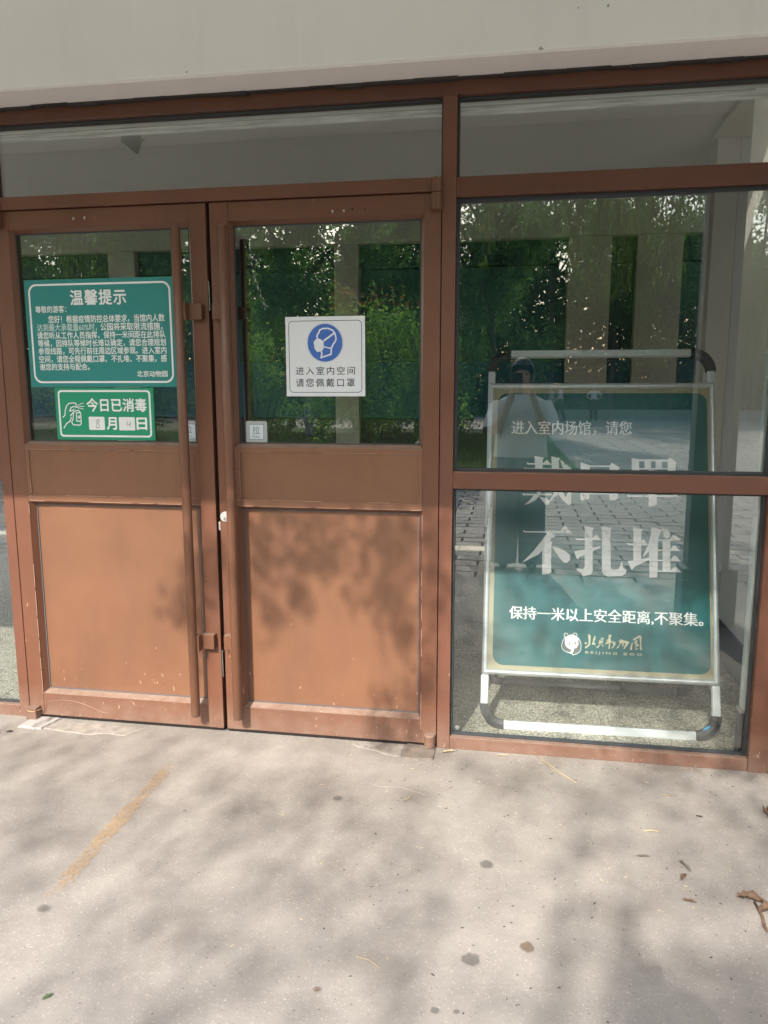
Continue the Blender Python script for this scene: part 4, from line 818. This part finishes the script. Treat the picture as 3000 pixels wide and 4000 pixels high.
def std(pose='stand', arm='down', stride=0.0):
    J = dict(pelvis=(0, 0, .93), spine=(0, 0, 1.08), chest=(0, -.005, 1.24), neck=(0, -.01, 1.385), headlow=(0, .015, 1.44), head=(0, .015, 1.52), headtop=(0, .005, 1.575))
    Rr = dict(pelvis=(.150, .110), spine=(.125, .09), chest=(.150, .095), neck=(.052, .052), headlow=(.060, .070), head=(.078, .090), headtop=(.058, .066))
    E_ = [('pelvis', 'spine'), ('spine', 'chest'), ('chest', 'neck'), ('neck', 'headlow'), ('headlow', 'head'), ('head', 'headtop')]
    for s_, n in ((-1, 'l'), (1, 'r')):
        st = stride*s_
        J.update({'shoulder'+n: (s_*.165, -.01, 1.315), 'hip'+n: (s_*.085, 0, .86), 'knee'+n: (s_*.10, .02+st*.5, .475), 'ankle'+n: (s_*.105, -.02+st, .10), 'foot'+n: (s_*.108, .03+st, .045), 'toe'+n: (s_*.12, .135+st, .032)})
        Rr.update({'shoulder'+n: (.058, .056), 'hip'+n: (.098, .10), 'knee'+n: (.072, .075), 'ankle'+n: (.062, .065), 'foot'+n: (.045, .045), 'toe'+n: (.036, .026)})
        E_ += [('chest', 'shoulder'+n), ('pelvis', 'hip'+n), ('hip'+n, 'knee'+n), ('knee'+n, 'ankle'+n), ('ankle'+n, 'foot'+n), ('foot'+n, 'toe'+n)]
        if arm == 'phone': el, wr, ha = (s_*.20, .10, 1.08), (s_*.085, .20, 1.33), (s_*.075, .195, 1.40)
        elif arm == 'hips': el, wr, ha = (s_*.34, -.05, 1.12), (s_*.20, .04, .99), (s_*.15, .06, .97)
        elif arm == 'swing': el, wr, ha = (s_*.21, -st*.5, 1.05), (s_*.21, -st*.9+.06, .84), (s_*.205, -st*.9+.09, .77)
        else: el, wr, ha = (s_*.215, -.01, 1.06), (s_*.22, .03, .82), (s_*.215, .045, .75)
        J.update({'elbow'+n: el, 'wrist'+n: wr, 'hand'+n: ha}); Rr.update({'elbow'+n: (.042, .042), 'wrist'+n: (.027, .027), 'hand'+n: (.034, .022)})
        E_ += [('shoulder'+n, 'elbow'+n), ('elbow'+n, 'wrist'+n), ('wrist'+n, 'hand'+n)]
        hv = Vector(ha); d_ = (Vector(ha)-Vector(wr)).normalized()
        for k in range(4):
            off = Vector((0, .012*(k-1.5), 0)) if arm != 'phone' else Vector((0, 0, .016*(k-1.5)))
            if arm == 'phone': p1 = hv+off+Vector((-s_*.002, .015, .03)); p2 = p1+Vector((-s_*.022, .022, .004)); p3 = p2+Vector((-s_*.026, .008, -.002))
            else: p1 = hv+off+d_*.035; p2 = p1+d_*.028+Vector((0, .004, 0)); p3 = p2+d_*(.020+.004*(k in (1, 2)))
            nm = 'fing%s%d' % (n, k); J.update({nm+'a': tuple(p1), nm+'b': tuple(p2), nm+'c': tuple(p3)}); Rr.update({nm+'a': (.009, .009), nm+'b': (.008, .008), nm+'c': (.007, .007)})
            E_ += [('hand'+n, nm+'a'), (nm+'a', nm+'b'), (nm+'b', nm+'c')]
        tb = hv+Vector((0, .022, 0))-d_*.012 if arm != 'phone' else hv+Vector((-s_*.018, -.004, -.02)); J['thumb'+n] = tuple(tb+d_*.03); Rr['thumb'+n] = (.009, .009); E_.append(('wrist'+n, 'thumb'+n))
    return J, E_, Rr
TEEG = simple('pale_grey_tee', (.80, .82, .82), .85, bumpS=.3, bscale=20); JEANS = simple('grey_blue_trousers', (.20, .24, .28), .9); TEEW = simple('white_tee', (.75, .75, .75), .85); DARKT = simple('black_trousers', (.03, .03, .035), .85); DRESS = simple('light_blue_dress', (.38, .48, .55), .85)
J, E_, Rr = std(arm='phone', stride=.02)
for k in J: J[k] = tuple(J[k])
px, py = 2.12, -3.155
ph_t, W4 = figure('person', 'person in pale grey T-shirt raising a phone, mirrored in the side window', Vector((px, py, 0)), 0.0, J, E_, Rr, TEEG, JEANS, .62, .93, 'long', 1.0)
# loose T-shirt hem and sleeves as clothing
def cloth_ring(name, rings, mat, parent):
    bm = bmesh.new(); rr_ = []
    for (c, ru, rv, tiltv) in rings: rr_.append([bm.verts.new(Vector(c)+Vector((ru*math.cos(a)*(1+.05*math.sin(5*a)), rv*math.sin(a)*(1+.05*math.sin(5*a)), tiltv*math.cos(a)))) for a in [2*math.pi*k/28 for k in range(28)]])
    for a, b_ in zip(rr_[:-1], rr_[1:]):
        for k in range(28): bm.faces.new((a[k], a[(k+1) % 28], b_[(k+1) % 28], b_[k]))
    me_ = bm_mesh(bm, smooth=True); return link(name, me_, mat, parent)
cloth_ring('shirt_body', [((px, py, .90), .205, .145, 0), ((px, py, 1.0), .195, .138, 0), ((px, py, 1.15), .185, .130, 0), ((px, py-.005, 1.27), .185, .118, 0), ((px, py-.01, 1.34), .165, .085, 0), ((px, py-.01, 1.385), .075, .065, 0)], TEEG, ph_t)
for s_ in (-1, 1): cloth_ring('sleeve', [((px+s_*.15, py-.01, 1.335), .07, .07, 0), ((px+s_*.185, py+.02, 1.25), .078, .075, 0), ((px+s_*.21, py+.055, 1.15), .085, .08, -.02*s_)], TEEG, ph_t)
for s_ in (-1, 1): cloth_ring('trouser_leg', [((px+s_*.085, py, .88), .10, .11, 0), ((px+s_*.10, py+.01, .5), .105, .10, 0), ((px+s_*.108, py, .12), .10, .10, 0), ((px+s_*.11, py+.01, .05), .10, .105, 0)], JEANS, ph_t)
tube('bag_strap', [(px-.10, py-.05, 1.385), (px-.11, py+.07, 1.36), (px-.12, py+.115, 1.25), (px-.16, py+.11, 1.05)], .004, DARKBIT, ph_t, 6)
# phone, its lens just behind the camera position
bm = bmesh.new(); bm_box(bm, -.038, .038, -.050, .110, .010, .018, .003)
for v in bm.verts: v.co = M@v.co
bm2 = bm_mesh(bm); pho = thing('phone', 'dark smartphone held up in both hands by the mirrored person', 'phone', tuple(CAM)); link('phone_body', bm2, simple('phone_black', (.02, .02, .025), .25), pho)
bm = bmesh.new(); tube_bm(bm, [(0, 0, -.0118), (0, 0, -.0095)], .006, 16)
for v in bm.verts: v.co = M@(v.co+Vector((0, .0, 0)))
bm.free()
# passers-by far across the forecourt
J2, E2, R2 = std(arm='hips'); figure('person', 'person in white top and black trousers with hands on hips, mirrored in the poster', Vector((5.35, -31.6, -.02)), R(10), J2, E2, R2, TEEW, DARKT, .6, .98, 'long', .97, 'passers-by across the forecourt')
J2, E2, R2 = std(arm='swing', stride=.16); figure('person', 'person in light dress walking, mirrored left of the standing white top', Vector((3.55, -31.4, -.02)), R(85), J2, E2, R2, DRESS, DRESS, .5, .9, 'short', .93, 'passers-by across the forecourt')
J2, E2, R2 = std(arm='swing', stride=-.2); figure('person', 'person in white shirt and dark shorts walking behind the light dress', Vector((3.95, -31.9, -.02)), R(95), J2, E2, R2, TEEW, DARKT, .5, .95, 'short', 1.0, 'passers-by across the forecourt')
J2, E2, R2 = std(arm='down'); figure('person', 'gardener in pale trousers on the lawn, mirrored under the white notice', Vector((-3.9, -19.0, 0)), R(40), J2, E2, R2, simple('sage_shirt', (.2, .25, .2)), simple('pale_trousers', (.4, .42, .4)), .6, .93, 'short', 1.0)

# ------------------------------------------------------------------ lawn, wall, hedges, trees beyond the forecourt (mirrored in the glass)
tag(sheet('lawn', -34, 3.05, -24, -8.2, .02, simple('lawn_soil', (.05, .09, .025), .95), 1, 1), kind='structure')
def grass():
    n = 60000; x = rng.uniform(-16, 3.2, n); y = -8.0-rng.random(n)**1.2*13
    edge = 3.15-1.9*np.clip((-10.5-y)/-2.6, 0, 1)**2*1.0; edge = np.where(y > -10.5, 3.15-((y+10.5)/2.4)**2*2.2, 3.15-.02*(y+10.5)**2*.3)
    k = x < edge; x, y = x[k], y[k]; n = len(x)
    a = rng.uniform(0, 2*np.pi, n); h = rng.uniform(.06, .15, n); w_ = rng.uniform(.006, .014, n); l = rng.uniform(-.05, .05, (n, 2))
    V = np.zeros((n, 3, 3)); V[:, 0] = np.c_[x-w_*np.cos(a), y-w_*np.sin(a), np.full(n, .0)]; V[:, 1] = np.c_[x+w_*np.cos(a), y+w_*np.sin(a), np.full(n, .0)]; V[:, 2] = np.c_[x+l[:, 0], y+l[:, 1], h]
    me = bpy.data.meshes.new('grass'); me.vertices.add(n*3); me.vertices.foreach_set('co', V.reshape(-1)); me.loops.add(n*3); me.loops.foreach_set('vertex_index', np.arange(n*3, dtype=np.int32))
    me.polygons.add(n); me.polygons.foreach_set('loop_start', np.arange(0, n*3, 3, dtype=np.int32)); me.update(); me.validate(); return me
def leafmat(name, c1, c2, c3=None, tr=.33):
    m = bpy.data.materials.new(name); m.use_nodes = True; nt = m.node_tree; nt.nodes.clear(); out = nt.nodes.new('ShaderNodeOutputMaterial')
    g = nt.nodes.new('ShaderNodeNewGeometry'); r = ramp(nt, g.outputs['Random Per Island'], [(0, c1), (.6, c2), (1, c3 or c2)])
    p = nt.nodes.new('ShaderNodeBsdfPrincipled'); p.inputs['Roughness'].default_value = .6; nt.links.new(r, p.inputs['Base Color']); p.inputs['Specular IOR Level'].default_value = .2
    t = nt.nodes.new('ShaderNodeBsdfTranslucent'); nt.links.new(mix(nt, 1.0, r, (1.1, 1.3, .6), 'MULTIPLY'), t.inputs[0]); mx = nt.nodes.new('ShaderNodeMixShader'); mx.inputs[0].default_value = tr
    nt.links.new(p.outputs[0], mx.inputs[1]); nt.links.new(t.outputs[0], mx.inputs[2]); nt.links.new(mx.outputs[0], out.inputs[0]); return m
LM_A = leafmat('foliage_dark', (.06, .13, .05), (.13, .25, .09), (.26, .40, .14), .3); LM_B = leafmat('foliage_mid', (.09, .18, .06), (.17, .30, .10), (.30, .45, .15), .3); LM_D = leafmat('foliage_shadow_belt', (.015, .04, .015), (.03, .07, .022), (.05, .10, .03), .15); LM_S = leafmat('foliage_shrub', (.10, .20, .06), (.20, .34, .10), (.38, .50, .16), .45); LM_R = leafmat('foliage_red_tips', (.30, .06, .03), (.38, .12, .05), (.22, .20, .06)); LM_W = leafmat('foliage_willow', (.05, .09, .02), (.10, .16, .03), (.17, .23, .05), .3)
tag(link('grass', grass(), leafmat('grass_blades', (.05, .12, .02), (.09, .2, .03), (.14, .27, .05))), 'bright mown lawn curving into the paving, mirrored in the glass', 'grass', None, 'stuff')
def leaves_mesh(C_, L, W_, droop=None, d=None):
    """C_: (n,3) centres; each leaf is a folded diamond of two triangles"""
    n = len(C_); 
    if d is None: d = rng.normal(size=(n, 3))
    if droop is not None: d = d*droop[0]+np.array(droop[1])
    d /= np.linalg.norm(d, axis=1)[:, None]; s = np.cross(d, rng.normal(size=(n, 3))); s /= np.linalg.norm(s, axis=1)[:, None]
    l = (L*rng.uniform(.7, 1.2, n))[:, None]; w_ = (W_*rng.uniform(.7, 1.2, n))[:, None]; nn = np.cross(d, s)
    V = np.stack([C_-d*l/2, C_+s*w_/2+nn*w_*.15, C_+d*l/2, C_-s*w_/2+nn*w_*.15], 1)
    idx = (np.arange(n)*4)[:, None]; T_ = np.concatenate([idx+np.array([0, 1, 2]), idx+np.array([0, 2, 3])], 1).reshape(-1)
    me = bpy.data.meshes.new('leaves'); me.vertices.add(n*4); me.vertices.foreach_set('co', V.reshape(-1)); me.loops.add(n*6); me.loops.foreach_set('vertex_index', T_.astype(np.int32))
    me.polygons.add(n*2); me.polygons.foreach_set('loop_start', np.arange(0, n*6, 3, dtype=np.int32)); me.update(); me.validate(); return me
BARK = simple('bark', (.09, .07, .055), .9, var=.3, bumpS=.6, bscale=20)
def crown_points(n, c, r, clumps, lump=.28):
    cc = rng.normal(size=(clumps, 3)); cc /= np.linalg.norm(cc, axis=1)[:, None]; cc *= (rng.random(clumps)**.45)[:, None]; cc = np.array(c)+cc*np.array(r)
    k = rng.integers(0, clumps, n); sz = rng.uniform(.6, 1.3, clumps)[k][:, None]; return cc[k]+rng.normal(size=(n, 3))*np.array(r)*lump*.5*sz
def tree(label, x, y, h, cr, mat, n=17000, leaf=.19, trunk=.16, group='trees across the forecourt mirrored in the glass', low=.12, cat='tree'):
    t = thing('tree', label, cat, (x, y, 0), group)
    bm = bmesh.new(); top = h*.8; tube_bm(bm, [(x, y, -.05), (x+.1, y, h*.25), (x-.05, y+.1, h*.5), (x+.1, y, top)], [trunk, trunk*.8, trunk*.55, trunk*.2], 9)
    for k in range(7):
        a = rng.uniform(0, 6.28); z = h*rng.uniform(.25, .6); e = Vector((x+math.cos(a)*cr*.7, y+math.sin(a)*cr*.7, z+h*.2)); tube_bm(bm, [(x, y, z), ((x+e.x)/2, (y+e.y)/2, (z+e.z)/2+.15), e], [trunk*.4, trunk*.28, trunk*.08], 6)
    link('trunk', bm_mesh(bm), BARK, t)
    P = crown_points(n, (x, y, h*(low+(1-low)/2)), (cr, cr, h*(1-low)/2), 46, .17); P[:, 2] = np.maximum(P[:, 2], .1)
    link('crown', leaves_mesh(P, leaf, leaf*.5), mat, t); return t
specs = [('dense dark tree mirrored at the left edge of the left door glass', -9.5, -20, 8, 3.0, LM_A), ('broad tree mirrored behind the large teal notice', -6.2, -25, 8.2, 3.2, LM_B), ('dark tree mirrored between the two pull handles', -3.0, -22, 6.6, 2.6, LM_A),
 ('mid green tree mirrored above the white mask notice', -.6, -26.5, 8.2, 3.0, LM_B), ('dark tree mirrored right of the white mask notice', 1.2, -21.5, 6.6, 2.1, LM_A), ('tall loose tree mirrored in the top of the side window', 3.6, -36, 9.6, 3.4, LM_B),
 ('dark tree mirrored behind the beige pier', 6.6, -37, 8.6, 3.2, LM_A), ('green tree mirrored in the right of the side window', 9.6, -38, 9.4, 3.4, LM_B), ('dark tree mirrored at the far right of the side window', 13, -36, 8.5, 3.2, LM_A), ('far dark tree mirrored low in the left bay', -13.5, -23, 8, 3.4, LM_A), ('far green tree at the left end of the row', -18, -24, 9, 3.5, LM_B)]
for s_ in specs: tree(s_[0], s_[1], s_[2], s_[3]*1.5, s_[4]*1.15, *s_[5:])
for i, (x, y, h, r_, lab) in enumerate(((-1.6, -18.2, 2.9, 1.1, 'round shrub with reddish tips mirrored right of the mask notice'), (.35, -16.8, 3.4, 1.0, 'tall bright shrub mirrored at the left edge of the side window'), (-4.0, -21, 2.6, 1.2, 'low shrub mirrored left of the mask notice'), (-6.4, -19.5, 2.2, 1.2, 'low shrub mirrored between the door handles'), (-8.5, -17.5, 2.5, 1.3, 'low shrub mirrored under the green notice'))):
    t = thing('shrub', lab, 'shrub', (x, y, 0), 'shrubs beyond the lawn mirrored in the glass')
    bm = bmesh.new()
    for k in range(5): a = k*1.25; tube_bm(bm, [(x, y, 0), (x+math.cos(a)*.3, y+math.sin(a)*.3, h*.4), (x+math.cos(a)*.6, y+math.sin(a)*.6, h*.8)], [.03, .02, .01], 5)
    link('stems', bm_mesh(bm), BARK, t); link('foliage', leaves_mesh(crown_points(5000, (x, y, h*.5), (r_, r_, h*.5), 40), .12, .06), LM_B if i % 2 else LM_A, t)
for (x, y, h, r_, n_, lab) in ((-.55, -10.2, 3.15, 1.05, 9000, 'leafy shrub with reddish tips close to the paving, mirrored right of the mask notice'), (.75, -9.6, 2.75, .55, 5000, 'bright leafy bush mirrored at the left edge of the side window'), (-3.1, -12.5, 2.5, 1.0, 6000, 'bushy shrub mirrored left of the mask notice'), (-6.2, -11.5, 3.0, 1.3, 6000, 'tall shrub mirrored under the green notice')):
    t = thing('shrub', lab, 'shrub', (x, y, 0), 'shrubs near the paving mirrored in the glass')
    bm = bmesh.new()
    for k in range(9): a = k*.8; tube_bm(bm, [(x, y, 0), (x+math.cos(a)*.25*r_, y+math.sin(a)*.25*r_, h*.4), (x+math.cos(a)*.75*r_, y+math.sin(a)*.6*r_, h*(.75+.02*k))], [.022, .015, .006], 5)
    link('stems', bm_mesh(bm), BARK, t); pp = crown_points(n_, (x, y, h*.52), (r_, r_*.8, h*.48), 70, .2); link('foliage', leaves_mesh(pp, .085, .04), LM_S, t)
    if 'reddish' in lab: q = pp[pp[:, 2] > h*.86][:260]; link('red_tips', leaves_mesh(q+np.array([0, 0, .05]), .07, .03), LM_R, t)
# far hedge as one mass behind the wall
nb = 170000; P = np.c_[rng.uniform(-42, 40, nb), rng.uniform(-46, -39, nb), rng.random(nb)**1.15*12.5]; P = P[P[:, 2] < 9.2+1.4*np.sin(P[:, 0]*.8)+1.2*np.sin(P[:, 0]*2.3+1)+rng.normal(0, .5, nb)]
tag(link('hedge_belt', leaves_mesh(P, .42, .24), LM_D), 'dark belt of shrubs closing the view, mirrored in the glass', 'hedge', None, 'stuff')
kw = thing('low_wall', 'low pale kerb wall across the forecourt, mirrored in the poster', 'wall', (6, -34, 0))
for k in range(16): box('stone', 1.5+k*1.2+.01, 1.5+(k+1)*1.2-.01, -34.4, -34.0, -.05, .42, plaster('kerb_stone', (.35, .34, .31)) if k == 0 else bpy.data.materials['kerb_stone'], kw, .02)

# ------------------------------------------------------------------ willow over the forecourt: it throws the dappled shade
S = np.array(SUN)
def gsum(L, x, y):
    o = np.zeros_like(x)
    for cx, cy_, rx, ry, a in L: o = np.maximum(o, a*np.exp(-((x-cx)/rx)**2-((y-cy_)/ry)**2))
    return o
GAPS = [(1.2, -.2, .28, .13, .75), (1.55, -.2, .28, .13, .8), (1.80, -.24, .2, .14, .9), (1.93, -.35, .10, .2, 1), (1.96, -.60, .11, .22, .9), (2.14, -.05, .22, .07, .9), (2.35, -.12, .12, .07, .7), (2.21, -.68, .13, .24, 1), (2.17, -1.06, .20, .30, 1), (2.40, -1.12, .13, .20, 1), (2.28, -.90, .17, .2, 1), (2.42, -.40, .07, .12, .8), (2.53, -.54, .05, .12, .8),
        (.95, -.98, .13, .12, .8), (.86, -1.25, .18, .10, .95), (.80, -1.45, .2, .12, .8), (.95, -.16, .22, .09, .7), (.9, -.6, .07, .22, .45), (1.55, -.60, .10, .22, .35), (.15, -.1, .3, .12, .6), (1.35, -.75, .1, .15, .3), (2.1, -1.45, .25, .12, .9), (1.75, -1.35, .1, .12, .4), (2.62, -.95, .06, .18, .5)]
def ground_keep(x, y):                                  # chance that a leaf shading this ground point exists
    return np.where((y > -3.0), np.clip(1.0-1.3*gsum(GAPS, x, y), 0, 1), 1.0)
FB = [(1.35, .98, .42, .10, .55), (1.55, .72, .16, .10, .7), (1.12, .72, .09, .12, .6), (3.1, .5, .15, .9, 1.0), (1.20, .95, .22, .07, .6), (1.30, .80, .11, .10, .9), (1.22, .62, .05, .07, .9), (1.62, .86, .12, .13, .85), (1.60, .62, .07, .12, .95), (1.66, .50, .05, .08, .8), (1.45, .90, .22, .08, .6), (1.10, .55, .04, .10, .7), (1.43, .70, .05, .05, .5), (1.05, .83, .05, .12, .6),
      (.76, .55, .09, .10, .9), (.80, .68, .06, .13, .85), (.81, .42, .03, .12, .7), (.90, .72, .05, .10, .5), (1.78, .75, .05, .22, .7), (1.58, .05, .07, .10, .8), (1.70, .12, .04, .2, .5), (1.57, .2, .04, .09, .6), (1.75, .30, .04, .12, .5),
      (1.95, .62, .14, .08, .8), (2.2, .66, .18, .1, .6), (2.05, .95, .3, .12, .95), (2.45, .60, .16, .10, .85), (2.62, .80, .18, .2, .95), (2.55, .40, .14, .09, .8), (2.2, .40, .12, .07, .7), (2.72, .35, .12, .3, .95), (2.95, .5, .13, .9, 1.0), (2.35, .95, .3, .10, .7), (2.3, .14, .1, .05, .6), (2.6, .12, .2, .07, .85), (1.9, .3, .06, .1, .5)]
def fac_p(x, z): return np.clip(gsum(FB, x, z), 0, 1)
wt = thing('willow_tree', 'big willow leaning over the forecourt whose fronds show in the top of the side window', 'tree', (6.6, -10.2, 0))
bm = bmesh.new(); tube_bm(bm, [(6.6, -10.2, -.05), (6.5, -10.1, 1.5), (6.2, -10.0, 3.6), (5.2, -9.8, 6.2), (3.6, -9.7, 8.2), (1.5, -9.6, 9.0), (-.5, -9.4, 9.3)], [.34, .30, .27, .2, .14, .09, .04], 12)
tube_bm(bm, [(6.3, -10.0, 3.2), (6.0, -7.6, 5.2), (4.6, -5.6, 6.3), (3.0, -4.5, 6.4), (1.4, -4.2, 5.9), (.3, -4.1, 5.2)], [.15, .11, .08, .05, .03, .012], 9)
tube_bm(bm, [(5.2, -9.8, 6.2), (3.2, -10.6, 8.6), (1.0, -11.2, 10.4), (-1.5, -11.0, 10.8)], [.14, .1, .06, .03], 8)
tube_bm(bm, [(6.4, -10.1, 2.6), (8.2, -10.8, 5.0), (9.4, -11, 7.5)], [.18, .12, .05], 8)
link('trunk', bm_mesh(bm), BARK, wt)
# crown: leaves spread through a slab 8-11.5 m up-sun, thinned where the light falls through
n = 150000
gx = rng.uniform(-2.6, 4.6, n); gy = rng.uniform(-5.4, .9, n); tt = rng.uniform(9.0, 12.0, n)
P = np.c_[gx, gy, np.zeros(n)]+S*tt[:, None]
# where the shadow lands: facade first, else ground
hx = gx-S[0]/S[1]*gy; hz = np.where(gy > 0, S[2]/(-S[1])*gy, 0)
clump = (np.sin(gx*5.1+gy*2.3)+np.sin(gx*2.7-gy*6.1+1.3)+np.sin(gx*9.7+gy*7.9+.5)*.6)/2.6
keep = np.where(gy <= 0, ground_keep(gx, gy)*(.62+.15*clump), np.where(gy < .9, .0, 1))
keep = np.where((gx > 2.55) & (gy > 0), .8, keep)
keep = keep*np.where(gy < -1.75, .15, 1)
keep = np.where((gx > 2.37) & (gx < 3.0) & (gy < -1.06) & (gy > -2.0), 2.8, keep)  # extra dense leaves added up-sun to swallow the photographer's shadow
k = rng.random(n) < keep*.275
link('foliage', leaves_mesh(P[k], .095, .03, (1, (0, 0, -.8))), LM_W, wt)
# hanging fronds nearer the building
fr_pts = []
n = 60000
fx = rng.uniform(.5, 3.2, n); fz = rng.uniform(-.05, 1.2, n); p_ = fac_p(fx, fz); k = rng.random(n) < p_*.75; fx, fz = fx[k], fz[k]
tt = rng.uniform(4.4, 5.6, len(fx)); P = np.c_[fx, np.zeros(len(fx)), fz]+S*tt[:, None]
k = rng.random(len(P)) < np.where(fx > 2.86, .3, np.where(fx > 1.84, .09, np.where(fx < .95, .45, .36))); P = P[k]
link('foliage', leaves_mesh(P, .085, .020, (.7, (.1, .1, -1.3))), LM_W, wt)
for (xa, xb, zl, nn_) in ((2.55, 4.3, 2.55, 34), (-5.0, -3.9, 2.7, 20), (.6, 1.9, 3.0, 10)):        # low hanging curtains of fronds over the forecourt
    fp = []; bmt = bmesh.new()
    for q in range(nn_):
        x = rng.uniform(xa, xb); y = rng.uniform(-8.8, -7.2); zb_ = zl+rng.random()**1.5*1.3; zt_ = 5.6+rng.random()*.8; nl = int((zt_-zb_)*60)
        s_ = rng.random(nl); sway = np.sin(s_*2.5+q)*.12; fp.append(np.c_[x+sway+rng.normal(0, .04, nl), y+rng.normal(0, .05, nl), zb_+s_*(zt_-zb_)])
        tube_bm(bmt, [(x+math.sin(t_*2.5+q)*.12, y, zb_+t_*(zt_-zb_)) for t_ in (0, .5, 1)], .006, 4)
    link('hanging_frond', leaves_mesh(np.concatenate(fp), .13, .028, (.35, (0, 0, -.9))), LM_W, wt); link('hanging_twig', bm_mesh(bmt), BARK, wt)
bm = bmesh.new()
for c in ((.76, .6), (1.25, .85), (1.62, .8), (1.95, .8), (2.3, .8), (2.7, .7), (2.9, .9), (1.05, .8)):
    b0 = Vector((c[0], 0, c[1]-.3))+Vector(S)*5.0; tube_bm(bm, [b0, b0+Vector((.05, 0, .5)), b0+Vector((.0, -.05, 1.1)), b0+Vector((.25, -.1, 2.0))], [.002, .004, .006, .008], 5)
link('hanging_twig', bm_mesh(bm), BARK, wt)
for o in bpy.data.objects:
    nm = o.name.split('.')[0]
    if nm in ('cut_outline', 'panda_ear', 'panda_eye', 'panda_pupil', 'calligraphy', 'strap_clip', 'etched_mark', 'handwriting') or (nm == 'lettering' and o.parent and o.parent.name.startswith(('pull_sticker', 'disinfection'))): o['kind'] = 'stuff'
scene.render.film_transparent = False
